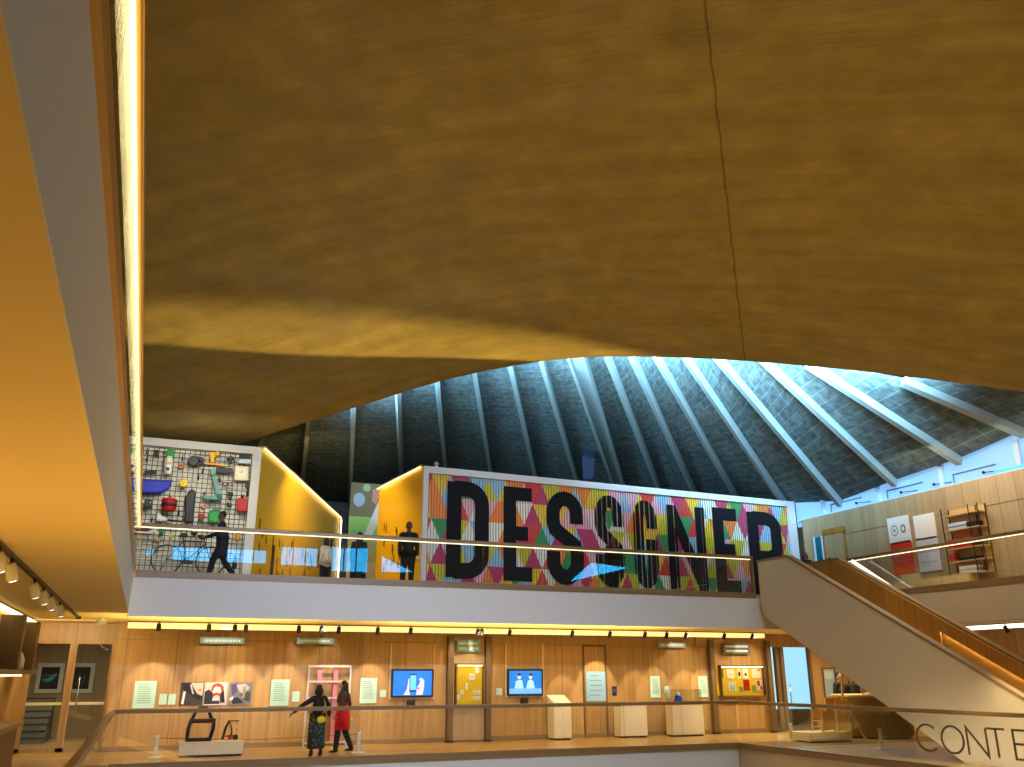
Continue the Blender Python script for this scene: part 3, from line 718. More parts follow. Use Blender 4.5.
MB().bar((XLW+.1, 26.46, 1.15), (-1.80, 26.46, 1.15), .02, .07).bar((-1.62, 26.46, 1.15), (-.80, 26.46, 1.15), .02, .07).build('push_bar', C3(205, 190, 150), dA)
for x in (-1.46,): MB().tube([(x, 26.44, .8), (x, 26.42, .85), (x, 26.42, 1.75), (x, 26.44, 1.8)], .018).build('door_handle', 'chrome', dA)
area('corridor_lamp', (-2.0, 29.5, 3.05), (-2.0, 30, 0), 1.4, 3.5, 80, (1, .84, .52), 2.8)
t = thing('corridor_light', 'white light line in the corridor ceiling behind the glazed doors', 'ceiling light', (-1.2, 29, ZC-.03))
MB().bar((-1.55, 27.4, ZC-.055), (-1.05, 31.5, ZC-.055), .12, .05).build('diffuser', 'led_white', t)
MB().bar((-1.55, 27.4, ZC-.02), (-1.05, 31.5, ZC-.02), .18, .02).build('housing', 'white', t)
def picture(name, label, cat, x0, x1, z0, z1, Y, base, shapes=(), frame=None, group=None, th=.03, axis='Y', emitv=0):
    t = thing(name, label, cat, ((x0+x1)/2, Y, z0) if axis == 'Y' else (Y, (x0+x1)/2, z0), group)
    mt = (lambda c: E3(*c, emitv)) if emitv else (lambda c: C3(*c, .5))
    bx = (lambda mb, a0, a1, t0, t1, b0, b1: mb.box(a0, a1, t0, t1, b0, b1)) if axis == 'Y' else (lambda mb, a0, a1, t0, t1, b0, b1: mb.box(t0, t1, a0, a1, b0, b1))
    if frame:
        fm, fwid = frame; mb = MB()
        for q in ((x0-fwid, x1+fwid, z1, z1+fwid), (x0-fwid, x1+fwid, z0-fwid, z0), (x0-fwid, x0, z0, z1), (x1, x1+fwid, z0, z1)): bx(mb, q[0], q[1], Y-th-.012, Y-.002, q[2], q[3])
        mb.build('frame', fm, t)
    mb = MB(); bx(mb, x0, x1, Y-th, Y-.002, z0, z1); mb.build('panel', mt(base), t)
    if shapes:
        cols = []; mb = MB(); k = 0
        for col, poly in shapes:
            if col not in cols: cols.append(col)
            mb.mi = cols.index(col); k += 1
            pts = [(x0+(x1-x0)*a if axis == 'Y' else x1+(x0-x1)*a, z0+(z1-z0)*b) for a, b in poly]
            mb.prism(pts, Y-th-.0012*k, Y-th+.001, axis)
        mb.build('image', [mt(c) for c in cols], t)
    return t
def px(x, y, Y=YW): p = atY(x, y, Y); return p.x, p.z
def blob(cx, cy, rx, ry, n=14, rot=0, a0=0, a1=360):
    return [(cx+rx*math.cos(math.radians(a0+(a1-a0)*i/n))*math.cos(rot)-ry*math.sin(math.radians(a0+(a1-a0)*i/n))*math.sin(rot), cy+rx*math.cos(math.radians(a0+(a1-a0)*i/n))*math.sin(rot)+ry*math.sin(math.radians(a0+(a1-a0)*i/n))*math.cos(rot)) for i in range(n)]
def R(a, b, c, d): return [(a, b), (c, b), (c, d), (a, d)]
a, b = px(42, 667, 32.5), px(57, 689, 32.5)
picture('framed_picture', 'framed dark picture with a teal bird shape, seen through the left glazed door', 'picture', a[0], b[0], b[1], a[1], 32.58, (14, 20, 26),
        [((40, 150, 170), [(.1, .45), (.4, .5), (.7, .68), (.9, .7), (.7, .42), (.45, .3), (.2, .35)]), ((70, 190, 200), [(.3, .42), (.7, .55), (.55, .38)])], (C3(225, 222, 214), .12))
a, b = px(75, 667, 32.5), px(88, 689, 32.5)
picture('framed_picture', 'framed dark picture with pale streaks, seen through the right glazed door', 'picture', a[0], b[0], b[1], a[1], 32.58, (20, 26, 34),
        [((90, 100, 105), [(.2, .2), (.35, .75), (.42, .7), (.3, .2)]), ((60, 74, 84), [(.55, .2), (.6, .7), (.75, .6), (.7, .3)])], (C3(225, 222, 214), .12))
t = thing('stair_flight', 'grey stepped flight in the corridor behind the left glazed door', 'stairs', (-3.3, 31, 0))
for k in range(7):
    MB().box(-4.2, -2.35, 29.6+k*.3, 31.9, k*.17, (k+1)*.17-.02).build('step', C3(120, 118, 108), t)
    MB().box(-4.2, -2.35, 29.58+k*.3, 29.9+k*.3, (k+1)*.17-.02, (k+1)*.17).build('nosing', C3(60, 58, 52), t)
t = thing('cove_light', 'glowing light strip along the top of the oak wall at far left', 'light strip', (XLW+.1, 21, ZC))
MB().box(XLW+.03, XLW+.12, 15.2, 26.3, ZC-.06, ZC-.02).build('diffuser', 'led', t); MB().box(XLW+.005, XLW+.16, 15.2, 26.3, ZC-.02, ZC-.001).build('housing', 'oak_trim_side', t)
# dark display fins at the far left
t = thing('shelf_unit', 'tall oak wall unit with dark upright fins at the far left edge', 'shelf', (XLW, 22.6, 0))
for (ya, yb) in ((20.6, 21.0), (23.3, 23.8)):
    MB().box(XLW+.0, XLW+.42, ya, yb, 1.95, 3.0).build('fin', 'oak_dark', t)
MB().box(XLW+.0, XLW+.45, 18.0, 24.2, 1.86, 1.95).build('shelf', 'oak_trim_side', t)
MB().box(XLW+.0, XLW+.5, 18.0, 22.8, .82, .92).build('counter', 'oak_wall', t)
MB().box(XLW+.0, XLW+.4, 18.0, 22.6, .02, .82).build('base', 'oak_dark', t)
MB().box(XLW+.05, XLW+.3, 18.0, 22.8, 1.82, 1.86).build('light_strip', 'led_soft', t)
t = tag(MB().lathe([(.09, 0), (.11, .05), (.11, .22), (.07, .3), (.05, .36)], (XLW+.25, 22.3, 1.95)).build('white_jug', 'white'), 'small white jug standing between the two dark fins at far left', 'jug')
# small round stand by the counter
# ceiling track with spots on the left ceiling
tr = thing('lighting_track', 'dark lighting track running along the orange lit ceiling at left', 'lighting track', (-1.5, 16, ZC))
MB().box(-1.53, -1.47, 5, 23.2, ZC-.045, ZC-.002).build('rail', 'dark_metal', tr)
MB().box(-1.55, -1.45, 23.2, 23.3, ZC-.06, ZC-.002).build('end_cap', 'dark_metal', tr)
def lamp_head(name, label, base, aim, size=1.0, mat='white', group=None, lens=True):
    base = V(base); aim = (V(aim)-base).normalized()
    t = thing(name, label, 'spotlight', tuple(base), group)
    j = base+V((0, 0, -.10*size))
    MB().tube([base, j], .016*size).build('stem', 'dark_metal', t)
    c = j+aim*.02
    mb = MB(); mb.tube([c-aim*.07*size, c-aim*.06*size, c+aim*.10*size, c+aim*.13*size], [.04*size, .06*size, .065*size, .06*size], 14)
    mb.build('lamp_body', mat, t)
    if lens: MB().tube([c+aim*.128*size, c+aim*.136*size], .045*size, 12).build('lens', 'lamp_lens', t)
    return t
words = ['nearest the viewer', 'second', 'third', 'fourth', 'fifth', 'farthest']
for k, (x, y) in enumerate(((5, 563), (21, 573), (40, 591), (50, 598), (56, 604), (62, 611))):
    p = atZ(x, y, ZC-.20); lamp_head('track_spotlight', 'white spotlight on the left ceiling track, %s in the row' % words[k] if k in (0, 5) else 'white spotlight on the left ceiling track, %s from the viewer' % words[k], (-1.5, p.y, ZC-.045), (-1.1, p.y+.5, 1.6), 1.0, 'white', 'spotlights on the left ceiling track')
p = atZ(101, 621, ZC-.06)
t = thing('ceiling_spotlight', 'lone small white fitting on the ceiling above the glazed doors', 'spotlight', (p.x, p.y, ZC))
MB().lathe([(.10, 0), (.11, -.03), (.06, -.05)], (p.x, p.y, ZC-.001)).build('base', 'white', t); MB().tube([(p.x-.1, p.y, ZC-.09), (p.x+.12, p.y, ZC-.07)], .05, 12).build('lamp_body', 'white', t)

# ================================================================== LOWER LEVEL BACK WALL EXHIBITS
Yf = YW-.001
def print_lines(n, m0=.16, m1=.84, top=.86, bot=.2, col=(120, 150, 140)):
    out = []; r_ = random.Random(n*7+3)
    for k in range(n):
        z = top-(top-bot)*k/max(1, n-1); out.append((col, R(m0, z-.012, m0+(m1-m0)*(r_.uniform(.75, 1) if k else .7), z+.012)))
    return out
MINT, SKY = (178, 214, 200), (140, 182, 206)
def text_panel(label, x0, y0, x1, y1, col=MINT, n=9):
    a, b = px(x0, y0), px(x1, y1)
    return picture('text_panel', label, 'text panel', a[0], b[0], b[1], a[1], Yf, col, print_lines(n, col=tuple(int(c*.72) for c in col)))
text_panel('large mint green text panel at the left end of the oak wall', 135.5, 681, 154, 708)
text_panel('left of two small mint labels beside the three photographs', 159.8, 694, 166.2, 704.5, n=4)
text_panel('right of two small mint labels beside the three photographs', 168.8, 694, 175, 704.5, n=4)
text_panel('large mint green text panel left of the white rack', 271.5, 679.5, 288, 705.5)
text_panel('small mint label left of the white rack', 292.5, 691.5, 299, 701.5, n=4)
text_panel('mint green text panel between the woman in red and the left screen', 360.5, 678, 376, 703)
text_panel('small mint label left of the screen showing a phone', 380, 690, 385.5, 697, n=3)
text_panel('small mint label left of the screen showing two people', 496, 688, 501.5, 695, n=3)
text_panel('tall pale blue text panel hung in the recessed oak doorway', 585.5, 671.5, 606.5, 701, SKY, 5)
text_panel('mint green text panel right of the tall blue panel', 649.5, 676, 660.5, 697.5)
text_panel('small mint label beside the mint panel near the second white plinth', 664, 686, 668.5, 692.5, n=3)
text_panel('mint green text panel left of the right dark pillar', 697.5, 676, 708, 697)
a, b = px(612, 686.5), px(616.5, 695.5)
picture('notice', 'small dark navy notice right of the tall blue panel', 'notice', a[0], b[0], b[1], a[1], Yf, (26, 34, 58), [((90, 110, 150), R(.2, .6, .8, .68)), ((90, 110, 150), R(.2, .4, .7, .46))])
a, b = px(181, 682.5), px(201.8, 705)
picture('photograph', 'photograph of dark tubing and a pale wall, first of three in a row', 'photograph', a[0], b[0], b[1], a[1], Yf, (60, 52, 48),
        [((205, 190, 180), [(.45, .98), (.98, .98), (.98, .4), (.75, .5), (.55, .8)]), ((20, 18, 20), [(.05, .95), (.45, .98), (.5, .7), (.7, .45), (.95, .4), (.9, .2), (.6, .35), (.3, .6), (.1, .7)]), ((225, 220, 215), [(.1, .05), (.15, .6), (.24, .6), (.2, .05)]), ((190, 186, 182), [(.4, .9), (.47, .92), (.6, .5), (.54, .48)]), ((190, 150, 60), [(.75, .7), (.9, .75), (.92, .62), (.8, .6)])])
a, b = px(205.3, 682.5), px(225.6, 705)
picture('photograph', 'photograph of a red and black chair back, middle of three in a row', 'photograph', a[0], b[0], b[1], a[1], Yf, (205, 196, 196),
        [((40, 32, 36), [(.02, .05), (.3, .05), (.42, .5), (.2, .7), (.02, .6)]), ((26, 24, 28), [(.7, .5), (.85, .7), (.95, .1), (.8, .1)]), ((60, 44, 56), R(.3, .05, .7, .2)), ((206, 62, 34), [(.28, .62), (.34, .88), (.5, .97), (.7, .95), (.84, .8), (.82, .6), (.74, .6), (.7, .78), (.5, .84), (.4, .76), (.38, .62)]), ((196, 56, 32), [(.36, .48), (.5, .56), (.74, .5), (.7, .38), (.55, .46), (.44, .38)]), ((40, 36, 40), [(.36, .4), (.42, .42), (.34, .08), (.28, .08)]), ((40, 36, 40), [(.7, .4), (.76, .4), (.78, .08), (.72, .08)])])
a, b = px(229.8, 682.5), px(250.5, 705)
picture('photograph', 'photograph of crumpled grey violet machine parts, last of three in a row', 'photograph', a[0], b[0], b[1], a[1], Yf, (120, 116, 124),
        [((80, 72, 130), [(.05, .9), (.3, .95), (.35, .6), (.15, .4)]), ((190, 188, 192), [(.3, .9), (.7, .95), (.9, .75), (.6, .5), (.45, .6)]), ((40, 38, 44), [(.1, .3), (.4, .35), (.7, .1), (.2, .05)]), ((70, 70, 66), [(.5, .5), (.95, .6), (.95, .15), (.7, .2)]), ((150, 150, 130), [(.6, .8), (.75, .85), (.7, .3), (.58, .3)]), ((225, 222, 224), [(.05, .3), (.2, .4), (.2, .25), (.08, .2)])])
# hanging header signs with two faint lines of lettering
def header(label, x0, y0, x1, y1, lines, col):
    a, b = px(x0, y0, YW-.12), px(x1, y1, YW-.12); r_ = random.Random(int(x0)); sh = []
    for k in range(lines):
        z = .5 if lines == 1 else .72-.44*k; x = .1
        while x < .88:
            w_ = r_.uniform(.03, .06); sh.append(((226, 240, 250), R(x, z-.2/lines, x+w_, z+.2/lines))); x += w_+.02
    t = picture('header_sign', label, 'sign', a[0], b[0], b[1], a[1], YW-.12, col, sh, th=.05)
    MB().bar((a[0]+.1, YW-.11, a[1]), (a[0]+.1, YW-.02, a[1]+.0), .02, .02).bar((b[0]-.1, YW-.11, a[1]), (b[0]-.1, YW-.02, a[1]), .02, .02).build('bracket', 'dark_metal', t)
SG = (126, 172, 196)
header('long grey blue header sign above the three photographs', 200.5, 637.5, 243.5, 644, 1, SG)
header('short grey blue header sign above the white rack', 297, 637.8, 333, 644.3, 1, SG)
header('square grey blue header sign above the yellow case in the centre', 456.5, 640, 479.5, 652, 2, SG)
header('small bright header sign above the two white plinths', 657.5, 642.5, 684.5, 648, 1, (150, 166, 178))
header('two line dark grey header sign above the yellow case at right', 722, 643.5, 749, 654, 2, (92, 104, 106))
# dark pillars and bay trims
for lab, x in (('dark upright post left of the central yellow case', 448.6), ('dark upright post right of the central yellow case', 486.4), ('dark upright post left of the right hand yellow case', 711.5), ('dark upright post right of the right hand yellow case', 768.5)):
    q = px(x, 690); t = thing('upright_post', lab, 'post', (q[0], YW-.11, 0))
    MB().box(q[0]-.085, q[0]+.085, YW-.20, YW-.005, .05, ZC-.22).build('shaft', 'oak_dark', t); MB().box(q[0]-.10, q[0]+.10, YW-.22, YW-.005, 0, .05).build('foot', 'dark_metal', t)
a, b = px(452, 632), px(483, 742)
struct('trim_bay_centre', MB().box(a[0], b[0], YW-.06, YW-.002, .04, ZC-.25), 'oak_pale')
def case(label, x0, y0, x1, y1):
    a, b = px(x0, y0), px(x1, y1); x0, x1, z0, z1 = a[0], b[0], b[1], a[1]
    t = thing('display_case', label, 'display case', ((x0+x1)/2, YW-.05, z0))
    mb = MB(); mb.box(x0, x1, YW-.075, YW-.06, z0, z1); mb.build('back_panel', C3(236, 190, 20), t)
    mb = MB(); x0 += .11; x1 -= .11; mb.box(x0-.04, x0, YW-.24, YW-.08, z0-.04, z1+.04).box(x1, x1+.04, YW-.24, YW-.08, z0-.04, z1+.04).box(x0, x1, YW-.24, YW-.01, z0-.04, z0).box(x0, x1, YW-.24, YW-.01, z1, z1+.04)
    mb.build('case_frame', 'oak_dark', t)
    MB().box(x0+.03, x1-.03, YW-.20, YW-.17, z1-.03, z1-.005).build('light_strip', 'led', t)
    MB().box(x0, x1, YW-.236, YW-.228, z0, z1).build('case_glass', 'window_glass', t)
    return x0, x1, z0, z1
yc = YW-.08
c = case('glazed yellow backed case between two dark posts in the centre', 451.5, 665, 484.5, 704)
cards = [(.72, .80, .88, .94, 'upper right pair of white cards in the central yellow case'), (.50, .62, .72, .78, 'large white card in the middle of the central yellow case'), (.37, .38, .45, .54, 'narrow white figure card in the central yellow case'), (.18, .25, .30, .36, 'small round white card left of middle in the central yellow case'), (.06, .12, .15, .24, 'small white card at the lower left of the central yellow case')]
for x0, z0, x1, z1, lab in cards:
    picture('white_card', lab, 'card', c[0]+(c[1]-c[0])*x0, c[0]+(c[1]-c[0])*x1, c[2]+(c[3]-c[2])*z0, c[2]+(c[3]-c[2])*z1, yc, (238, 232, 214), [((190, 180, 160), R(.15, .45, .85, .55))], th=.015)
for i in range(3):
    for j in range(2):
        x0 = c[0]+(c[1]-c[0])*(.66+.1*i); z0 = c[2]+(c[3]-c[2])*(.10+.15*j)
        picture('white_card', 'small white card, %s row, %s, in the central yellow case' % (('bottom', 'top')[j], ('left', 'middle', 'right')[i]), 'card', x0, x0+(c[1]-c[0])*.075, z0, z0+(c[3]-c[2])*.10, yc, (238, 232, 214), [((180, 168, 150), R(.2, .3, .8, .45))], th=.015, group='small cards in the central yellow case')
c = case('glazed yellow backed case of papers at right, between two dark posts', 714.5, 666.5, 765, 695)
W, Hh = c[1]-c[0], c[3]-c[2]
for x0, z0, x1, z1, col, sh, lab in ((.17, .58, .34, .90, (236, 226, 214), [((180, 170, 160), R(.2, .4, .8, .5))], 'pale sheet at upper left of the right yellow case'), (.42, .58, .50, .94, (228, 216, 204), [((40, 34, 30), blob(.5, .45, .35, .25))], 'narrow sheet with a dark blot in the right yellow case'), (.54, .58, .67, .94, (240, 232, 220), [((60, 50, 46), blob(.5, .4, .2, .15))], 'white sheet with a small dark mark in the right yellow case'), (.75, .58, .97, .92, (238, 220, 206), [((226, 130, 40), blob(.8, .85, .16, .12))], 'wide pale sheet with an orange corner in the right yellow case'), (.18, .16, .36, .46, (226, 220, 208), [((120, 124, 120), [(.3, .1), (.4, .9), (.5, .1)]), ((140, 140, 130), [(.6, .1), (.75, .9), (.8, .1)])], 'pale sheet with grey peaks at lower left of the right yellow case'), (.44, .12, .52, .3, (120, 150, 70), [], 'green slip in the right yellow case'), (.54, .16, .68, .54, (176, 22, 26), [((206, 60, 50), R(.2, .2, .8, .3))], 'plain deep red booklet in the right yellow case'), (.74, .12, .82, .34, (130, 160, 80), [], 'green slip beside the red patterned sheet in the right yellow case'), (.85, .16, .98, .52, (232, 216, 206), [((186, 26, 40), [(.0, .9), (.5, 1), (.6, .5), (.2, .4)]), ((176, 24, 40), [(.5, .3), (.9, .5), (.95, .1), (.7, .05)])], 'red and white patterned sheet at lower right of the right yellow case')):
    picture('paper_sheet', lab, 'paper', c[0]+W*x0, c[0]+W*x1, c[2]+Hh*z0, c[2]+Hh*z1, yc, col, sh, th=.015)
picture('paper_sheet', 'dark green strip at the left edge of the right yellow case', 'paper', c[0]+W*.01, c[0]+W*.09, c[2]+Hh*.62, c[2]+Hh*.92, yc, (70, 90, 60), th=.015)
# screens in oak surrounds
def screen(label, x0, y0, x1, y1, surround, base, shapes):
    a, b = px(x0, y0, YW-.09), px(x1, y1, YW-.09)
    t = picture('wall_screen', label, 'screen', a[0]+.05, b[0]-.05, b[1]+.05, a[1]-.05, YW-.09, base, shapes, ('black', .05), th=.05, emitv=.95)
    MB().box((a[0]+b[0])/2-.25, (a[0]+b[0])/2+.25, YW-.09, YW-.01, (a[1]+b[1])/2-.2, (a[1]+b[1])/2+.2).build('bracket', 'dark_metal', t)
    s0, s1 = px(*surround[:2]), px(*surround[2:])
    tt = thing('screen_surround', 'tall oak frame around the ' + label.split(' in ')[0].replace('blue ', ''), 'frame', (s0[0], YW, s1[1]))
    MB().box(s0[0]-.05, s0[0], YW-.05, YW-.002, s1[1], s0[1]).box(s1[0], s1[0]+.05, YW-.05, YW-.002, s1[1], s0[1]).box(s0[0], s1[0], YW-.05, YW-.002, s1[1], s1[1]+.05).build('frame', 'oak_object', tt)
    MB().box(s0[0], s1[0], YW-.012, YW-.002, s1[1]+.05, s0[1]).build('panel', 'oak_wall', tt)
    mx = (a[0]+b[0])/2; u_ = thing('speaker_unit', 'small dark unit below the ' + label.split(' in ')[0], 'speaker', (mx, YW-.04, s1[1]-.22))
    MB().box(mx-.12, mx+.12, YW-.08, YW-.002, s1[1]-.24, s1[1]-.02).build('body', 'dark_metal', u_, bevel=.01); MB().lathe([(.07, -.01), (.08, 0)], (mx, YW-.082, s1[1]-.13), axis='Y').build('cone', 'black', u_)
screen('blue screen showing hands holding a phone in a tall oak frame', 391.5, 669, 432.5, 697, (392, 643, 432, 699), (22, 120, 232),
       [((236, 214, 226), [(.28, .02), (.36, .25), (.40, .68), (.44, .7), (.44, .02)]), ((228, 206, 222), [(.60, .02), (.62, .35), (.68, .45), (.70, .6), (.66, .66), (.72, .72), (.80, .62), (.80, .35), (.77, .02)]), ((20, 52, 120), R(.42, .14, .60, .88)), ((96, 206, 246), R(.44, .22, .59, .82)), ((196, 90, 160), [(.62, .3), (.66, .36), (.68, .26), (.65, .22)])])
screen('blue screen showing two people side by side in a tall oak frame', 507, 669, 542.5, 695.5, (506, 643, 542, 697), (16, 120, 214),
       [((110, 176, 240), R(0, .02, 1, .24)), ((150, 214, 240), [(.17, .24), (.2, .55), (.3, .6), (.4, .6), (.44, .24)]), ((160, 220, 244), [(.52, .24), (.58, .56), (.66, .62), (.74, .56), (.79, .24)]), ((220, 196, 210), blob(.31, .74, .055, .11)), ((34, 40, 100), blob(.31, .83, .06, .06)), ((222, 200, 214), blob(.66, .74, .05, .11)), ((34, 38, 96), blob(.665, .83, .06, .06)), ((60, 150, 220), R(.12, .78, .24, .8))])
# recessed oak doorway with the blue panel
a, b = px(583.5, 645), px(607, 738)
t = tag(MB().box(a[0]-.05, a[0], YW-.05, YW-.002, 0, a[1]).box(b[0], b[0]+.05, YW-.05, YW-.002, 0, a[1]).box(a[0], b[0], YW-.05, YW-.002, a[1]-.05, a[1]).build('door_3', 'oak_dark'), kind='structure')
MB().box(a[0], b[0], YW-.012, YW-.002, 0.14, a[1]-.05).build('door_leaf', 'oak_wall', t)
# plinths
def plinth(label, x0, ytop, x1, ybase, depth, h=None, slope=0, yaw=0):
    y0 = atZ((x0+x1)/2, ybase, 0); y0.y = min(y0.y, YW-.12-depth); xa = atY(x0, ybase, y0.y).x; xb = atY(x1, ybase, y0.y).x; zt = h or atY((x0+x1)/2, ytop, y0.y).z
    depth = min(depth, YW-.10-y0.y)
    t = thing('display_plinth', label, 'plinth', ((xa+xb)/2, y0.y+depth/2, 0))
    MB().prism([(y0.y, .05), (y0.y+depth, .05), (y0.y+depth, zt+slope-.03), (y0.y, zt-.03)], xa, xb, 'X').build('body', 'plinth_cream', t, bevel=.006)
    MB().prism([(y0.y-.01, zt-.03), (y0.y+depth+.01, zt+slope-.03), (y0.y+depth+.01, zt+slope), (y0.y-.01, zt)], xa-.01, xb+.01, 'X').build('top', 'plinth_cream', t, bevel=.004)
    MB().box(xa+.03, xb-.03, y0.y+.04, y0.y+depth-.03, 0, .05).build('base', 'dark_metal', t)
    return xa, xb, y0.y, zt
plinth('slim white plinth with a lit sloped top in the middle of the walkway', 554.5, 703, 572, 738.5, .5, slope=.22)
pa = plinth('white plinth just right of the tall blue text panel', 621, 705, 648, 737.5, .42)
pb = plinth('wide pale plinth under the small blue model, left of the right post', 674, 704, 705, 736.5, .42)
x, y, z = pb[0]+.35, pb[2]+.25, pb[3]
t = thing('model', 'small blue and white model on the wide pale plinth', 'model', (x, y, z))
MB().box(x-.12, x+.2, y-.08, y+.1, z, z+.05).build('base', 'white', t); MB().prism([(x-.09, z+.05), (x+.17, z+.05), (x+.12, z+.22), (x-.03, z+.26)], y-.06, y+.07).build('block', C3(38, 74, 190), t, bevel=.01); MB().lathe([(.05, 0), (.06, .04), (.03, .1)], (x+.04, y, z+.25)).build('knob', 'white', t)
t = thing('display_cover', 'clear acrylic cover over the wide pale plinth', 'cover', (pb[0], pb[2], z))
q = (pb[0]+.02, pb[1]-.02, pb[2]+.02, pb[2]+.40)
MB().box(q[0], q[1], q[2], q[2]+.012, z, z+.42).box(q[0], q[1], q[3]-.012, q[3], z, z+.42).box(q[0], q[0]+.012, q[2], q[3], z, z+.42).box(q[1]-.012, q[1], q[2], q[3], z, z+.42).build('sides', 'window_glass', t); MB().box(q[0], q[1], q[2], q[3], z+.42, z+.432).build('lid', 'clear_acrylic', t)
lp = plinth('long low cream plinth carrying the dark chair frame at left', 178, 742, 242.5, 757, .55)
# dark chair frame on it, and the small triangular stool
x0 = atY(187.5, 741, lp[2]+.25).x; x1 = atY(212, 741, lp[2]+.25).x; y = lp[2]+.28; zb = lp[3]+.006; zt = atY(190, 718, y).z; zs = zt-.02
t = thing('chair_frame', 'dark navy tubular chair frame with a hooped back on the low plinth', 'chair', ((x0+x1)/2, y, zb))
NV = C3(24, 30, 62, .35)
MB().tube([(x0-.02, y, zb+.035), (x1-.06, y, zb+.035)], .045).tube([(x0-.02, y-.2, zb+.035), (x0-.02, y+.2, zb+.035)], .035).tube([(x1-.06, y-.2, zb+.035), (x1-.06, y+.2, zb+.035)], .035).build('runner', 'black', t)
MB().tube([(x0-.02, y, zb+.03), (x0-.01, y, zb+.28), (x0+.04, y, zs)], .045).build('leg', NV, t)
MB().tube([(x1-.06, y, zb+.03), (x1+.0, y, zb+.28), (x1+.0, y, zs)], .045).build('leg', NV, t)
MB().tube([(x0+.02, y, zs-.05), (x1, y, zs-.05)], .05).build('seat_rail', 'black', t)
MB().tube([(x0+.05, y+.05, zs-.03), (x0+.13, y+.08, zs+.16), ((x0+x1)/2-.06, y+.1, zs+.25), ((x0+x1)/2+.08, y+.1, zs+.25), (x1-.13, y+.08, zs+.16), (x1-.05, y+.05, zs-.03)], .042).build('back_hoop', NV, t)
xs0, xs1 = atY(222, 741, y).x, atY(236, 741, y).x; zt2 = atY(228, 721, y).z
t = thing('walking_aid', 'small black triangular frame with a red hub on the low plinth', 'walking aid', ((xs0+xs1)/2, y, zb))
MB().tube([(xs0, y, zb+.02), (xs0+.06, y, zb+.3), (xs0+.13, y, zt2)], .03).build('leg', 'black', t); MB().tube([(xs0+.13, y, zt2), (xs0+.2, y, zb+.25), (xs0+.2, y, zb+.06)], .02).build('leg', C3(70, 90, 90), t)
MB().tube([(xs0+.1, y, zt2), (xs1+.03, y, zt2)], .014).build('top_bar', 'black', t); MB().tube([(xs1-.02, y, zt2), (xs1, y, zb+.08)], .008).build('leg', 'chrome', t)
MB().tube([(xs0+.02, y, zb+.10), (xs1, y, zb+.10)], .014).build('cross_bar', 'dark_metal', t); MB().ball((xs0+.18, y, zb+.075), .055).build('hub', C3(170, 24, 22), t); MB().lathe([(.06, -.02), (.065, 0), (.06, .02)], (xs1-.02, y, zb+.067), axis='Y').build('wheel', 'black', t)
# clear stands and the rope barrier
def stand(label, x, y):
    p = atZ(x, y, 0); t = thing('barrier_stand', label, 'barrier post', (p.x, p.y, 0), 'low clear barrier stands')
    MB().lathe([(.17, 0), (.17, .02), (.04, .035)], (p.x, p.y, 0), 20).build('base', 'white', t); MB().box(p.x-.045, p.x+.045, p.y-.02, p.y+.02, .03, .48).build('post', C3(214, 208, 192), t); MB().box(p.x-.05, p.x+.05, p.y-.025, p.y+.025, .46, .49).build('cap', 'white', t)
    return p
s1 = stand('low clear barrier stand left of the cream plinth', 155, 758)
s2 = stand('low clear barrier stand right of the woman in the red coat', 358, 753)
s3 = stand('low clear barrier stand at right under the staircase', 882, 749)
s4 = stand('low clear barrier stand left of the wooden chairs plinth', 792, 741)
MB().tube([(s1.x, s1.y, .43), ((s1.x+s2.x)/2, (s1.y+s2.y)/2, .36), (s2.x, s2.y, .43)], .006).build('cord', 'dark_metal', bpy.data.objects['barrier_stand'])
# white rack with pink uprights behind the two women
a, b = px(312, 665.5, YW-.25), px(345.5, 748, YW-.25)
t = thing('metal_rack', 'white ladder rack with pink uprights behind the two women', 'rack', ((a[0]+b[0])/2, YW-.2, 0))
x0, x1, z1 = a[0]-.10, b[0], a[1]
for x in (x0, x1): MB().bar((x, YW-.25, 0), (x+.03, YW-.25, z1), .045, .045, (0, 1, 0)).build('upright', C3(176, 176, 186), t)
for k, z in enumerate((z1-.02, z1-.42, z1-.85, .95, .10)): MB().bar((x0, YW-.25, z), (x1, YW-.25, z), .05, .05).build('rung', C3(176, 176, 186), t)
for x in (x0+.34, x0+.78): MB().box(x-.06, x+.06, YW-.20, YW-.17, .10, z1-.04).build('pink_strip', C3(206, 120, 140), t)
# spotlights on the light strip
posx = (158.6, 209, 235, 246, 299, 321.6, 339, 378, 411, 478, 482, 510, 572.5, 610, 645, 666.6, 685.7, 724, 752)
ordn = ['first', 'second', 'third', 'fourth', 'fifth', 'sixth', 'seventh', 'eighth', 'ninth', 'tenth', 'eleventh', 'twelfth', 'thirteenth', 'fourteenth', 'fifteenth', 'sixteenth', 'seventeenth', 'eighteenth', 'nineteenth']
for k, x in enumerate(posx):
    p = atY(x, 628, 24.8)
    lamp_head('strip_spotlight', 'small dark spotlight on the long light strip, %s from the left' % ordn[k], (p.x, 24.80, ZC-.01), (p.x+.1, YW, 1.5), .9, 'dark_metal', 'spotlights on the long light strip', lens=False)
for x, y, pw, ang in ((150, 694, 46, .55), (205, 692, 46, .50), (240, 692, 46, .50), (281, 692, 46, .5), (222, 641, 10, .7), (315, 641, 10, .7), (368, 690, 50, .5), (467, 652, 26, .75), (563, 700, 40, .4), (596, 684, 60, .52), (636, 702, 40, .5), (655, 686, 44, .42), (687, 700, 44, .5), (703, 686, 44, .38), (671, 645, 12, .7), (736, 650, 14, .8), (330, 720, 40, .7), (412, 720, 16, .6), (525, 720, 16, .6)):
    q = atY(x, y, YW); spot('wall_spot', (q.x, 24.62, ZC-.12), (q.x, YW, q.z-.25), pw*4.3, (1, .82, .55), ang*1.55, .4, .02)

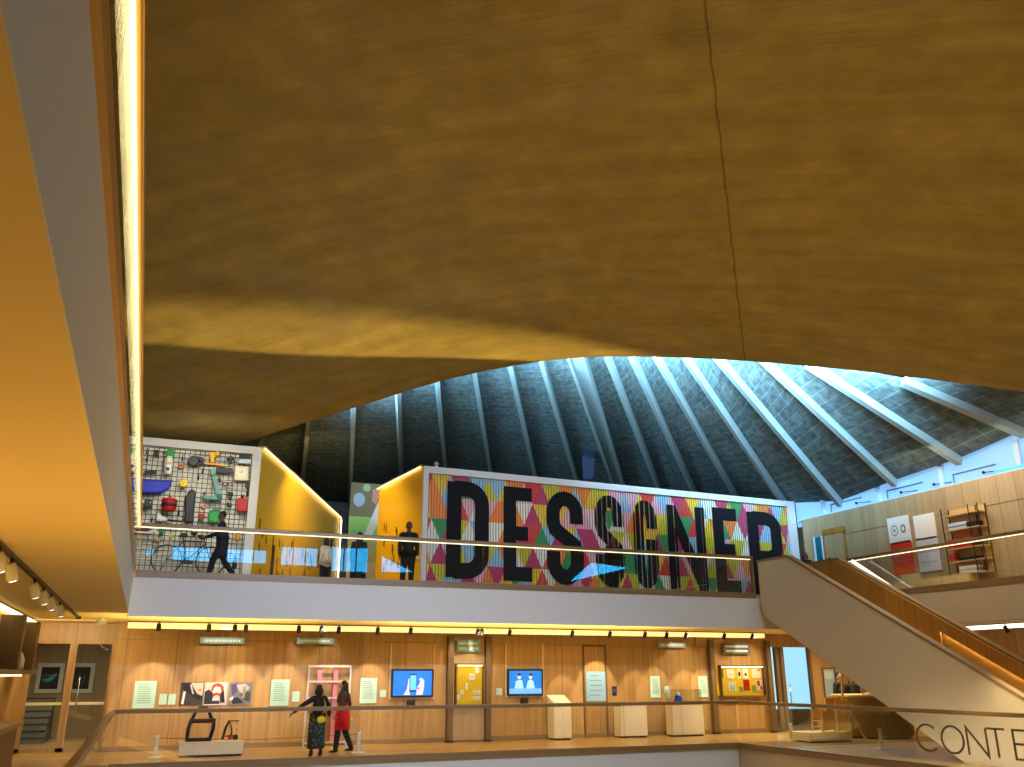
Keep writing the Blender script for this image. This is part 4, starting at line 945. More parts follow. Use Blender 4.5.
# ================================================================== LOWER LEVEL, RIGHT SIDE UNDER THE STAIR
YD = 25.9
struct('trim_right_header', MB().box(16.95, 24.2, YD-.05, YD+.1, 2.72, ZC), 'oak_side')
a, b = px(775, 651, YD), px(812, 724, YD)
mx0, mx1 = px(786, 690, YD)[0], px(808, 690, YD)[0]
dB = tag(MB().box(a[0]-.04, a[0]+.10, YD-.05, YD+.1, 0, 2.72).box(px(782.6, 690, YD)[0], mx0, YD-.05, YD+.1, 0, 2.72).box(mx1+.14, mx1+.24, YD-.05, YD+.1, 0, 2.72).box(a[0], mx1+.2, YD-.05, YD+.1, 0, .10).build('door_4', 'oak_dark'), kind='structure')
MB().box(a[0]+.1, mx1+.14, YD+.02, YD+.03, .1, 2.72).build('door_pane', 'window_glass', dB)
MB().tube([(mx0+.12, YD-.08, .9), (mx0+.12, YD-.08, 1.5)], .018).build('door_handle', 'chrome', dB)
struct('window_10', MB().box(a[0]-.8, 26.0, 29.6, 29.7, .55, ZC), 'door_daylight')
struct('trim_window_sill', MB().box(a[0]-.8, 26.0, 29.2, 29.6, 0, .55), C3(30, 60, 80))
struct('wall_side_room', MB().box(a[0]-.9, a[0]-.8, YD+.1, 29.7, 0, ZC), 'white_paint')
t = thing('bench_seat', 'dark low seat behind the bright glazed door at right', 'seat', (mx0+.4, 28.2, 0))
MB().box(mx0-.5, mx0+1.2, 27.9, 28.5, .34, .46).build('seat', 'black', t, bevel=.03); MB().box(mx0-.5, mx0+1.2, 28.4, 28.5, .46, .82).build('backrest', 'black', t, bevel=.03)
for x in (mx0-.4, mx0+1.1): MB().box(x-.03, x+.03, 27.95, 28.45, 0, .34).build('leg', 'dark_metal', t)
wx = mx1+.24
struct('wall_right_back', MB().box(wx, 24.2, YD-.02, YD+.1, 0, 2.72), 'oak_side')
a, b = px(823, 669, YD-.06), px(838, 708, YD-.06)
picture('doorway_panel', 'pale blue doorway light painted as a panel behind the two dark clothed visitors', 'panel', a[0], b[0], b[1], a[1], YD-.03, (150, 176, 200), [((190, 206, 220), R(.1, .75, .9, .95)), ((120, 150, 180), R(.1, .1, .9, .3))], ('oak_dark', .04))  # a bright doorway; its light is put into the panel's colours
# curved olive counter
p = atZ(868, 742, 0)
t = thing('curved_counter', 'curved olive brown counter drum below the staircase', 'counter', (p.x+1.75, p.y+1.6, 0))
pr = [(1.12, .06), (1.15, .1), (1.15, 1.12), (1.19, 1.14), (1.19, 1.2)]
MB().lathe(pr, (p.x+1.75, p.y+1.6, 0), 40).build('body', C3(112, 96, 52, .35), t); MB().lathe([(1.05, 0), (1.05, .06)], (p.x+1.75, p.y+1.6, 0), 40).build('base', 'dark_metal', t)
MB().lathe([(1.17, 1.2), (1.17, 1.23)], (p.x+1.75, p.y+1.6, 0), 40).build('top', C3(170, 150, 100), t)
t = thing('lit_tray', 'bright lit tray of leaflets on the curved counter', 'tray', (p.x+1.5, p.y+1.0, 1.23))
MB().box(p.x+1.1, p.x+1.8, p.y+.8, p.y+1.2, 1.23, 1.27).build('tray', 'oak_object', t); MB().box(p.x+1.15, p.x+1.40, p.y+.85, p.y+1.15, 1.27, 1.30).build('leaflet_pile', 'picture_white', t); MB().box(p.x+1.46, p.x+1.72, p.y+.85, p.y+1.15, 1.27, 1.31).build('leaflet_pile', 'picture_white', t)
# wooden folding chairs on a cream base
p0 = atZ(811, 743, 0); p1 = atZ(852, 742, 0)
bx0, bx1, by = p0.x, atY(853, 742, p0.y).x, p0.y
t = thing('display_plinth', 'low cream plinth carrying the wooden chairs at right', 'plinth', ((bx0+bx1)/2, by+.45, 0))
MB().box(bx0, bx1, by, by+1.0, .03, .26).build('body', 'plinth_cream', t, bevel=.006); MB().box(bx0+.04, bx1-.04, by+.04, by+.96, 0, .03).build('base', 'dark_metal', t)
def wood_chair(label, x, y, z, w_, h):
    t = thing('wooden_chair', label, 'chair', (x, y, z), None)
    for sx in (-1, 1):
        MB().bar((x+sx*w_/2, y-.225, z), (x+sx*w_/2, y-.225, z+h*.96), .045, .045, (0, 1, 0)).build('leg', 'oak_object', t)
        MB().bar((x+sx*w_/2, y+.25, z), (x+sx*w_/2, y+.20, z+h), .035, .045, (0, 1, 0)).build('leg', 'oak_object', t)
    MB().box(x-w_/2, x+w_/2, y-.22, y+.24, z+h*.46, z+h*.50).build('seat', 'oak_object', t)
    MB().box(x-w_/2+.02, x+w_/2-.02, y+.19, y+.215, z+h*.58, z+h*.98).build('backrest', C3(196, 140, 60), t)
    MB().bar((x-w_/2, y-.16, z+h*.12), (x+w_/2, y-.16, z+h*.12), .03, .03).bar((x-w_/2, y+.24, z+h*.2), (x+w_/2, y+.24, z+h*.2), .03, .03).build('stretcher', 'oak_object', t)
    MB().box(x-w_/2+.025, x+w_/2-.025, y-.235, y-.215, z+.05, z+h*.94).build('front_panel', C3(226, 170, 88), t)
xc = atY(824, 730, by+.4).x; xd = atY(839, 730, by+.4).x
wood_chair('shorter wooden chair with a panelled front, left on the cream plinth', xc, by+.4, .26, .42, .60)
wood_chair('taller wooden chair with a panelled front, right on the cream plinth', xd, by+.4, .26, .42, .92)
q = atY(842, 668, by+.35)
t = thing('wooden_easel', 'tall slim wooden easel frame leaning beside the chairs plinth', 'easel', (bx1+.2, by+.3, 0))
MB().bar((xd+.30, by+.55, .26), (q.x-.02, by+.35, q.z), .05, .05, (0, 1, 0)).build('upright', 'oak_object', t); MB().bar((xd+.30, by+.3, .95), (bx1+.40, by-.1, .03), .05, .05, (0, 1, 0)).build('prop', 'oak_object', t); MB().bar((xd+.22, by+.5, .95), (xd+.62, by+.4, .97), .04, .04).build('cross_bar', 'oak_object', t)
# right hand light strip
t = thing('cove_light', 'bright light strip under the upper right floor, behind the staircase', 'light strip', (21.6, 14, ZC))
MB().box(21.5, 21.7, 2, 24.5, ZC-.13, ZC-.03).build('diffuser', 'led_white', t); MB().box(21.46, 21.74, 2, 24.5, ZC-.03, ZC).build('housing', 'oak_trim', t)
p = atX(1006, 628, 21.5); lamp_head('strip_spotlight', 'single dark spotlight on the right light strip behind the staircase', (21.48, p.y, ZC-.03), (23, p.y, 1), .9, 'dark_metal', None, False)
area('right_lower_wash', (21.8, 14, 3.0), (22.4, 14, 0), .6, 14, 160, (1, .78, .42), 2.8)
area('stair_foot_fill', (16.0, 14.8, .12), (16.85, 14.8, .8), 4.5, .1, 22, (1, .86, .6))  # added low lamp, brightens the stringer foot behind the lettering

# ================================================================== UPPER RIGHT: PANELS AND SHELF UNIT
XF = XE-.012
def rp(x, y): p = atX(x, y, XF); return p.y, p.z
def rpanel(label, px0, py0, px1, py1, base, shapes=(), group=None, cat='panel'):
    a, b = rp(px0, py0), rp(px1, py1)
    return picture('wall_panel', label, cat, b[0], a[0], b[1], a[1], XF, base, shapes, axis='X', th=.04, group=group)
rpanel('white panel with two grey circular drawings on the pale oak wall', 887.5, 519, 912, 541.5, (240, 240, 238), [((150, 150, 150), blob(.30, .5, .17, .21)), ((238, 238, 236), blob(.30, .5, .13, .16)), ((150, 150, 150), blob(.30, .5, .06, .07)), ((120, 120, 122), blob(.72, .52, .12, .16)), ((236, 236, 234), blob(.72, .52, .07, .09))])
rpanel('plain white panel beside the one with circular drawings', 913.5, 516.5, 938, 537.5, (248, 246, 242), [((226, 224, 220), R(.05, .1, .95, .12))])
rpanel('red panel below the circular drawings', 891, 543.5, 916, 573, (206, 56, 24), [((180, 40, 18), R(.02, .48, .98, .52)), ((225, 80, 30), R(.02, .03, .98, .2))])
rpanel('pale grey printed panel below the plain white panel', 916.5, 539.5, 943, 569.5, (200, 204, 214), [((168, 172, 186), R(.05, .55, .95, .62)), ((178, 182, 194), R(.4, .1, .44, .5)), ((168, 172, 186), R(.1, .25, .9, .29))])
rpanel('small cream panel low on the pale oak wall below the red one', 902, 575, 922, 582, (214, 196, 150))
a, b = atX(942, 511, XF-.3), atX(979, 510, XF-.3); ya, yb = a.y, b.y; zT = a.z+.04
BT = atX(950, 576, XF-.3).z
t = thing('shelf_unit', 'open black framed shelf unit with oak shelves on the pale oak wall', 'shelf', (XF-.2, (ya+yb)/2, ZF+.03))
for y in (ya, ya-(ya-yb)*.75, yb):
    for x in (XF-.36, XF-.04): MB().box(x-.012, x+.012, y-.012, y+.012, BT+.002, zT).build('upright', 'black', t)
zs = [atX(955, y, XF-.25).z for y in (577, 562, 549, 530, 515)]
zs[0] = BT+.035
for z in zs: MB().box(XF-.36, XF-.03, yb, ya, z-.03, z).build('shelf', 'oak_object', t)
MB().box(XF-.025, XF-.01, yb, ya, BT+.02, zT-.03).build('back_panel', C3(214, 170, 104), t)
def sh_box(name, label, cat, f0, f1, z, h, mat, top=None):
    y0 = ya+(yb-ya)*f0; y1 = ya+(yb-ya)*f1
    t = thing(name, label, cat, (XF-.22, (y0+y1)/2, z))
    MB().box(XF-.34, XF-.08, y1, y0, z+.001, z+h).build('body', mat, t, bevel=.012)
    if top: MB().box(XF-.345, XF-.09, y1, y0, z+h*.3, z+h*.55).build('band', top, t)
sh_box('document_box', 'pale grey box on the upper shelf of the black framed unit', 'box', .12, .62, zs[3], .20, C3(196, 202, 214), C3(120, 126, 140))
sh_box('document_box', 'black box beside the pale grey one on the upper shelf', 'box', .64, .92, zs[3], .16, 'black', 'dark_metal')
sh_box('document_box', 'long red box on the middle shelf of the black framed unit', 'box', .02, .70, zs[2], .28, C3(190, 30, 20), C3(160, 20, 14))
sh_box('document_box', 'dark box right of the long red one', 'box', .72, .95, zs[2], .22, 'black', 'dark_metal')
sh_box('document_box', 'white box on the bottom shelf of the black framed unit', 'box', .25, .72, zs[0], .20, C3(226, 220, 206), C3(190, 184, 170))
sh_box('document_box', 'small red box on the lower middle shelf', 'box', .03, .16, zs[1], .26, C3(200, 50, 26), C3(170, 30, 18))
sh_box('document_box', 'low dark tray on the lower middle shelf', 'tray', .28, .8, zs[1]-.0, .09, 'dark_metal', 'black')
p = rp(928, 583)
t = thing('low_bench', 'long low cream bench with square drawer fronts along the pale oak wall', 'bench', (XF-.2, p[0], ZF+.03))
yA, yB = rp(905, 590)[0], rp(975, 580)[0]; zb = rp(930, 577)[1]
MB().box(XF-.45, XF-.04, yB-.2, yA, ZF+.06, BT).build('body', C3(226, 190, 120), t, bevel=.01)
for k in range(6):
    y0 = yA+(yB-.2-yA)*k/6; y1 = yA+(yB-.2-yA)*(k+1)/6; MB().box(XF-.47, XF-.45, y1+.03, y0-.03, BT-.36, BT-.04).build('drawer', C3(236, 204, 140), t)
MB().box(XF-.40, XF-.08, yB-.15, yA-.05, ZF+.03, ZF+.06).build('plinth_base', 'dark_metal', t)

# ================================================================== OBJECTS ON THE WIRE GRID
GYI = GY+.10
def gp(x, y): p = atY(x, y, GYI); return p.x, p.z
def on_grid(name, label, cat, x, y): q = gp(x, y); return thing(name, label, cat, (q[0], GYI, q[1])), q[0], q[1]
F, Bk = GYI-.10, GYI+.01
def slab(t, pname, pts, mat, y0=None, y1=None, bevel=0):          # outline in photo pixels, given real thickness in front of the grid
    return MB().prism([gp(*p) for p in pts], (F if y0 is None else y0), (Bk if y1 is None else y1)).build(pname, mat, t, bevel=bevel)
BK, WH = C3(22, 22, 24), C3(226, 222, 214)
t, x, z = on_grid('speaker', 'small black speaker at the upper left of the wire grid', 'speaker', 156.5, 454)
slab(t, 'body', [(154.4, 450.6), (158.6, 450.2), (158.8, 457.2), (154.6, 457.6)], BK, bevel=.02); MB().lathe([(.03, -.02), (.04, 0)], (x, F, z), axis='Y').build('cone', C3(60, 60, 62), t)
t, x, z = on_grid('spray_bottle', 'white spray bottle with a bright green top on the wire grid', 'bottle', 169, 462)
slab(t, 'cap', [(166, 458.5), (166.5, 452), (168, 449.5), (172, 449.3), (174.5, 452), (174.6, 458.5)], C3(0, 140, 40), bevel=.02); MB().lathe([(.10, -.22), (.11, 0), (.10, .20), (.06, .30)], (x, F-.01, z-.16)).build('body', WH, t); slab(t, 'label', [(166.8, 463.5), (171, 463.5), (171, 466), (166.8, 466)], C3(220, 150, 110), F-.135, F-.118); slab(t, 'sticker', [(166, 469), (169, 469), (169, 472), (166, 472)], BK, F-.135, F-.118)
t, x, z = on_grid('film_camera', 'bulky black camera with two round housings on the wire grid', 'camera', 194, 462)
slab(t, 'body', [(189.5, 459), (191, 457.5), (196, 457), (203.5, 459), (203.5, 464.5), (198, 467), (190, 466.5)], BK, bevel=.02); MB().lathe([(.13, -.10), (.15, -.04), (.15, .03)], gp(193, 462)[:1]+(F,)+gp(193, 462)[1:], axis='Y').build('lens', 'black', t); MB().lathe([(.06, -.08), (.08, 0)], gp(201, 460.5)[:1]+(F,)+gp(201, 460.5)[1:], axis='Y').build('winder', BK, t)
t, x, z = on_grid('hair_dryer', 'yellow hair dryer shape above a yellow bar on the wire grid', 'tool', 213.5, 458)
slab(t, 'body', [(208.5, 453), (218.6, 452.4), (218.8, 457), (214.5, 458), (214.2, 463.5), (210.5, 463.5), (210.2, 458.5)], C3(240, 180, 10), bevel=.02); MB().lathe([(.07, -.05), (.08, .02)], gp(217, 454.5)[:1]+(F,)+gp(217, 454.5)[1:], axis='Y').build('nozzle', C3(220, 150, 10), t)
t, x, z = on_grid('ruler', 'long thin yellow bar on the wire grid', 'ruler', 213, 464)
slab(t, 'bar', [(202.5, 462.4), (226, 465), (226, 466.4), (202.5, 464)], C3(224, 160, 30), F+.06); MB().ball(gp(203.5, 463.2)[:1]+(F+.06,)+gp(203.5, 463.2)[1:], .03).build('end_knob', C3(200, 130, 20), t)
t, x, z = on_grid('toy_robot', 'small black spiky figure near the top right of the wire grid', 'toy', 230, 460)
slab(t, 'body', [(226.5, 458), (228.5, 457.5), (229.5, 456.4), (231.5, 456.6), (232.5, 458), (234.3, 458), (234, 460), (232, 460.5), (232.2, 464), (228.4, 464), (228.6, 460.6), (226.6, 460)], BK, bevel=.01); MB().ball((x, F-.02, z+.03), .04).build('head', C3(90, 90, 90), t)
t, x, z = on_grid('laptop', 'open pale laptop with a dark screen at the upper right of the wire grid', 'laptop', 244, 459.5)
slab(t, 'screen', [(239, 455), (250, 455.5), (250, 460), (239, 459.5)], BK, F, F+.03); slab(t, 'base', [(237.8, 460), (251, 460.5), (250.2, 464.8), (238.5, 464.2)], C3(190, 200, 205), F-.06, F+.05, .01)
t, x, z = on_grid('keyboard', 'black keyboard on the wire grid left of the pale clock', 'keyboard', 224, 470.5)
slab(t, 'body', [(216, 468), (232.6, 469), (232.6, 474), (216, 473)], BK, F+.05, bevel=.01)
mb = MB()
for i in range(8):
    for j in range(2):
        a = gp(217.2+i*1.9, 469.4+i*.11+j*1.9); mb.box(a[0]-.022, a[0]+.022, F+.03, F+.052, a[1]-.02, a[1]+.02)
tag(mb.build('keys', C3(64, 64, 66), t), kind='stuff')
t, x, z = on_grid('wall_clock', 'square cream wall clock at the right of the wire grid', 'clock', 241.3, 473.5)
slab(t, 'case', [(234.5, 466.3), (248.4, 467), (248, 481.3), (234, 480.6)], C3(232, 218, 176), bevel=.03); MB().lathe([(.15, -.012), (.155, 0)], (x, F-.002, z), 24, 'Y').build('dial', C3(240, 230, 200), t); MB().bar((x, F-.02, z), (x+.02, F-.02, z+.10), .014, .01).build('hand', 'black', t); MB().bar((x, F-.02, z), (x-.07, F-.02, z+.02), .014, .01).build('hand', 'black', t)
t, x, z = on_grid('kayak_bag', 'large blue hull shaped bag at the left of the wire grid', 'bag', 155, 487)
slab(t, 'body', [(131, 479.5), (172.4, 481), (170.5, 486), (165.5, 491.5), (158, 494), (131, 493.5)], C3(16, 38, 170), bevel=.05); slab(t, 'edge_strip', [(131, 479.2), (172.6, 480.7), (172.4, 482), (131, 480.6)], C3(10, 26, 120), F-.012, F+.02); slab(t, 'tail_patch', [(130.5, 480), (134, 480), (133.6, 492), (130.5, 491.5)], C3(20, 130, 190), F-.015, F+.01)
t, x, z = on_grid('sandal', 'small orange sandal on the wire grid', 'shoe', 181, 467)
slab(t, 'sole', [(177.5, 466.2), (180, 465.4), (184.5, 466.2), (184, 468.4), (179, 468.8)], C3(214, 110, 60), bevel=.01); MB().tube([gp(179, 467)[:1]+(F,)+gp(179, 467)[1:], gp(181, 466)[:1]+(F-.05,)+gp(181, 466)[1:], gp(183, 467.5)[:1]+(F,)+gp(183, 467.5)[1:]], .014).build('strap', C3(190, 80, 40), t)
t, x, z = on_grid('toy_disc', 'flat yellow disc near the middle of the wire grid', 'toy', 183.3, 484)
MB().lathe([(.08, -.10), (.115, -.08), (.115, -.03), (.05, -.02), (.05, 0), (.115, .01)], (x, F+.05, z), 18, 'Y').build('disc', C3(222, 186, 30), t); MB().lathe([(.03, -.012), (.035, 0)], (x, F-.05, z), axis='Y').build('hub', C3(190, 150, 20), t)
t, x, z = on_grid('garment_bag', 'tall black hanging garment in the middle of the wire grid', 'garment', 189.5, 507)
slab(t, 'body', [(189, 490.5), (194.5, 491), (195.6, 494), (194, 510), (193.6, 523.5), (183.8, 523), (184.8, 510), (184.6, 499), (187, 495)], BK, F-.04, bevel=.04); MB().tube([gp(192, 491)[:1]+(F+.03,)+gp(192, 491)[1:], gp(192, 489.5)[:1]+(F+.03,)+gp(192, 489.5)[1:], gp(193, 488.8)[:1]+(F+.03,)+gp(193, 488.8)[1:]], .012).build('hook', 'chrome', t)
t, x, z = on_grid('desk_lamp', 'teal angled desk lamp on the wire grid', 'lamp', 214, 486)
TE = C3(86, 142, 134)
slab(t, 'arm', [(210.2, 470.5), (213.5, 470), (221.4, 497.5), (217, 498)], TE, F+.02); slab(t, 'base', [(203.5, 496), (219.5, 496.4), (220.6, 500.8), (203.2, 499.6)], TE, F-.04, bevel=.01); MB().ball(gp(219, 497.5)[:1]+(F+.0,)+gp(219, 497.5)[1:], .09).build('joint', C3(60, 110, 104), t); slab(t, 'shade', [(209.8, 470.3), (213.8, 469.6), (215.4, 475.5), (211, 476.6)], C3(100, 150, 142), F-.06, F+.03, .01)
t, x, z = on_grid('corkscrew', 'black corkscrew shape hanging at the right of the wire grid', 'tool', 248.5, 488)
slab(t, 'handle', [(244.8, 485), (247, 482.4), (252, 482.2), (251, 485.4), (249.5, 488), (246, 489)], BK, F+.04, bevel=.01); MB().tube([(gp(248, 488)[0], F+.06, gp(248, 488)[1]), (gp(247.4, 496.4)[0], F+.06, gp(247.4, 496.4)[1])], .03).build('screw', 'dark_metal', t)
t, x, z = on_grid('fuel_can', 'red fuel can with a short neck at the lower right of the wire grid', 'can', 242, 504)
slab(t, 'body', [(237.4, 498.5), (246.4, 499), (247.4, 501), (246.8, 512.6), (236.6, 512), (236.8, 500.2)], C3(176, 22, 30), F-.05, bevel=.03); MB().lathe([(.04, 0), (.045, .05), (.05, .05), (.05, .09)], (gp(242, 498.6)[0], F+.02, gp(242, 498.6)[1])).build('neck', C3(140, 16, 22), t)
t, x, z = on_grid('radio', 'upper of two small black square gadgets on the wire grid', 'gadget', 230.3, 494.3)
slab(t, 'body', [(227.5, 492.2), (233, 492.6), (232.8, 496.6), (227.4, 496.2)], BK, bevel=.02); MB().ball((x, F-.0, z-.13), .035).build('knob', BK, t)
t, x, z = on_grid('radio', 'lower of two small black square gadgets on the wire grid', 'gadget', 229.2, 505)
slab(t, 'body', [(226.6, 503), (231.6, 503.4), (231.4, 507.6), (226.5, 507.2)], C3(28, 34, 40), bevel=.02); MB().ball((x, F, z), .03).build('knob', C3(80, 90, 100), t)
t, x, z = on_grid('spectacles', 'dark red framed spectacles on the wire grid below the keyboard', 'glasses', 227.5, 484.5)
for k in (-1, 1): MB().tube([(x+k*.07+.055*math.cos(a*PI/6), F+.03, z+.05*math.sin(a*PI/6)) for a in range(12)], .014, closed=True).build('rim', C3(90, 30, 34), t)
MB().tube([(x-.02, F+.03, z+.02), (x, F+.02, z+.03), (x+.02, F+.03, z+.02)], .012).build('bridge', C3(90, 30, 34), t)
t, x, z = on_grid('casserole', 'red pot with a dark middle band on the wire grid', 'pot', 169, 506)
MB().lathe([(.15, -.16), (.19, -.10), (.20, .08), (.20, .10)], (x, F-.11, z-.02), 20).build('body', C3(178, 24, 34), t); MB().lathe([(.205, -.05), (.205, .05)], (x, F-.11, z-.01), 20).build('band', C3(50, 20, 26), t); MB().lathe([(.21, 0), (.19, .06), (.04, .10), (.05, .14)], (x, F-.11, z+.10), 20).build('lid', C3(190, 30, 40), t)
t, x, z = on_grid('toaster', 'dark green box shaped toaster at the lower left of the wire grid', 'toaster', 148.5, 504)
slab(t, 'body', [(144.4, 500.2), (152.4, 500.6), (152.6, 508.6), (144.4, 508.2)], C3(22, 52, 38), F-.06, bevel=.03); slab(t, 'lever', [(149.6, 502.6), (151, 502.7), (151, 504), (149.6, 504)], 'chrome', F-.10, F-.05)
t, x, z = on_grid('serving_tray', 'round bright green tray beside the walking visitor, on the wire grid', 'tray', 214.8, 516.5)
MB().lathe([(.13, .02), (.19, 0), (.20, -.04), (.17, -.04), (.13, -.015)], (x, F+.03, z), 24, 'Y').build('dish', C3(10, 124, 44), t); MB().lathe([(.16, -.02), (.17, -.012)], (x, F+.03, z), 24, 'Y').build('inner_rim', C3(20, 150, 60), t)
t, x, z = on_grid('egg_timer', 'small orange round timer on the wire grid', 'timer', 203, 508)
MB().ball((x, F+.03, z), .07, .06, .07).build('body', C3(220, 80, 44), t); MB().lathe([(.02, -.03), (.03, 0)], (x, F-.03, z), axis='Y').build('knob', WH, t)
t, x, z = on_grid('mug', 'red mug with a green lower half on the wire grid', 'mug', 201, 518)
MB().lathe([(.06, -.10), (.08, -.02)], (x, F+.03, z), 16).build('base', C3(60, 90, 50), t); MB().lathe([(.08, -.02), (.085, .10), (.075, .10), (.07, 0)], (x, F+.03, z), 16).build('body', C3(200, 60, 44), t); MB().tube([(x+.08, F+.03, z+.06), (x+.13, F+.03, z+.03), (x+.08, F+.03, z-.02)], .014).build('handle', C3(200, 60, 44), t)
t, x, z = on_grid('badge', 'tiny dark red round badge on the wire grid', 'badge', 204.5, 494)
MB().lathe([(.05, -.02), (.06, 0), (.06, .03)], (x, F+.06, z), 14, 'Y').build('disc', C3(130, 26, 40), t); MB().lathe([(.02, -.01), (.02, 0)], (x, F+.04, z), 10, 'Y').build('pin', BK, t)
t, x, z = on_grid('remote_control', 'long black remote control on the wire grid above the blue bag', 'remote', 150.5, 472)
slab(t, 'body', [(144.6, 470.6), (156.6, 471.2), (156.4, 474), (144.6, 473.4)], BK, F+.03, bevel=.015); slab(t, 'button', [(153.8, 471.8), (155.2, 471.9), (155.2, 473), (153.8, 473)], C3(150, 30, 30), F+.015, F+.04)
t, x, z = on_grid('trainer', 'white shoe low on the wire grid left of the black garment', 'shoe', 163, 519)
slab(t, 'upper', [(156.6, 514.5), (159.6, 514), (163, 517), (167, 518.4), (167, 520.6), (156.4, 520.2)], C3(220, 220, 216), bevel=.02); slab(t, 'sole', [(156.2, 520.2), (167.2, 520.6), (167, 522), (156.2, 521.6)], C3(150, 150, 150), F-.02)
t, x, z = on_grid('umbrella', 'long slim black folded umbrella lying low on the wire grid', 'umbrella', 176, 521)
MB().tube([(gp(166, 520.6)[0], F+.02, gp(166, 520.6)[1]), (gp(168, 520.7)[0], F+.02, gp(168, 520.7)[1]), (gp(184, 522)[0], F+.02, gp(184, 522)[1])], [.012, .035, .02]).build('canopy', BK, t); MB().tube([(gp(166, 520.6)[0], F+.02, gp(166, 520.6)[1]), (gp(164.6, 520.2)[0], F+.02, gp(164.6, 520.2)[1])], .014).build('handle', C3(120, 70, 40), t)
t, x, z = on_grid('sofa_model', 'dark red cushion in a white arched tray below the handrail, far left of the grid', 'cushion', 143, 529)
slab(t, 'tray', [(132, 531.5), (150, 532.4), (154, 530), (155.4, 526), (156.8, 526.4), (155.4, 532), (151, 534), (132, 533.4)], WH, F-.03, bevel=.02); slab(t, 'cushion', [(137.5, 527.2), (148.5, 527.6), (148.2, 531.8), (138.6, 531.6)], C3(120, 16, 32), F-.05, bevel=.03)
t, x, z = on_grid('beaker', 'small green beaker below the handrail on the wire grid', 'cup', 161.4, 533)
MB().lathe([(.05, -.09), (.065, .09), (.058, .09), (.045, -.06)], (x, F+.03, z), 14).build('body', C3(20, 110, 70), t); MB().lathe([(.067, .085), (.067, .10)], (x, F+.03, z), 14).build('rim', C3(14, 80, 50), t)
t, x, z = on_grid('juicer', 'small yellow green juicer below the handrail on the wire grid', 'juicer', 171, 536)
MB().lathe([(.03, -.09), (.07, -.02), (.05, .03), (.015, .09)], (x, F+.03, z), 14).build('body', C3(190, 190, 80), t); MB().tube([(x, F+.03, z-.08), (x-.03, F+.0, z-.15)], .01).build('leg', 'chrome', t)
for (a, b, lab) in ((184, 535.4, 'left'), (194, 534.4, 'middle'), (200.4, 537, 'right')):
    t, x, z = on_grid('bowl', 'small dark bowl below the handrail on the wire grid, %s of three' % lab, 'bowl', a, b); tag(t, group='dark bowls on the wire grid')
    MB().lathe([(.03, -.05), (.08, .0), (.095, .04), (.085, .04), (.06, 0)], (x, F+.03, z), 16).build('dish', C3(36, 38, 42), t); MB().lathe([(.035, -.065), (.03, -.05)], (x, F+.03, z), 12).build('foot', BK, t)
t, x, z = on_grid('wooden_stool', 'pale wooden stool shape low at the left of the wire grid', 'stool', 140, 541)
slab(t, 'seat', [(136.5, 537.4), (143.5, 536), (143.8, 537.4), (136.7, 538.8)], C3(200, 170, 110), F-.04); MB().bar((gp(138, 538)[0], F+.03, gp(138, 538)[1]), (gp(137, 546)[0], F+.03, gp(137, 546)[1]), .04, .04).build('leg', C3(190, 160, 100), t); MB().bar((gp(142.5, 537.4)[0], F+.03, gp(142.5, 537.4)[1]), (gp(139, 546)[0], F+.03, gp(139, 546)[1]), .04, .04).build('leg', C3(190, 160, 100), t)
t, x, z = on_grid('teapot', 'pale brown teapot low on the wire grid above the bicycle wheel', 'teapot', 157, 540.5)
MB().lathe([(.05, -.07), (.09, -.01), (.08, .04), (.03, .07)], (x, F+.03, z), 16).build('body', C3(176, 150, 120), t); MB().tube([(x+.07, F+.03, z-.02), (x+.12, F+.03, z+.03), (x+.14, F+.03, z+.07)], [.03, .02, .014]).build('spout', C3(170, 144, 114), t); MB().tube([(x-.07, F+.03, z+.03), (x-.13, F+.03, z+.02), (x-.08, F+.03, z-.04)], .012).build('handle', C3(160, 130, 100), t)
t, x, z = on_grid('lantern', 'orange brown lantern at the right of the wire grid behind the walking visitor', 'lantern', 237.5, 537.5)
MB().lathe([(.05, -.11), (.08, -.09), (.085, .05), (.05, .09)], (x, F+.03, z), 14).build('body', C3(206, 140, 40), t); MB().lathe([(.05, .09), (.03, .13), (.01, .15)], (x, F+.03, z), 14).build('cap', C3(90, 60, 30), t)
t, x, z = on_grid('thermos', 'black bottle with a blue cap low at the right of the wire grid', 'bottle', 234.5, 564)
MB().lathe([(.06, -.13), (.065, -.1), (.065, .06), (.05, .09)], (x, F+.03, z), 14).build('body', BK, t); MB().lathe([(.05, .09), (.05, .19), (.04, .2)], (x, F+.03, z), 14).build('cap', C3(40, 100, 160), t)
t, x, z = on_grid('photo_card', 'small brown portrait card beside the green tray on the wire grid', 'card', 236, 516)
# small hand tools hung in the gaps
for k, (a, b, lab) in enumerate(((147, 451, 'near the top left corner of the wire grid'), (147, 459, 'below the top left corner of the wire grid'), (182.5, 458, 'between the green topped bottle and the black camera'), (202.5, 471, 'below the left end of the yellow bar'), (198.5, 477, 'above the black hanging garment'), (152, 519, 'left of the white shoe'), (179, 513, 'right of the red pot'), (219.5, 479, 'right of the teal lamp arm'))):
    t, x, z = on_grid('hand_tool', 'tiny dark hand tool ' + lab, 'tool', a, b)
    tag(t, group='tiny hand tools on the wire grid')
    MB().tube([(x, F+.06, z-.10), (x, F+.06, z+.02)], .02).build('grip', BK, t); MB().tube([(x, F+.06, z+.02), (x, F+.06, z+.09)], .012).build('shaft', 'dark_metal', t)
for o in [q for q in bpy.data.objects if q.name.startswith('photo_card')]: bpy.data.objects.remove(o)

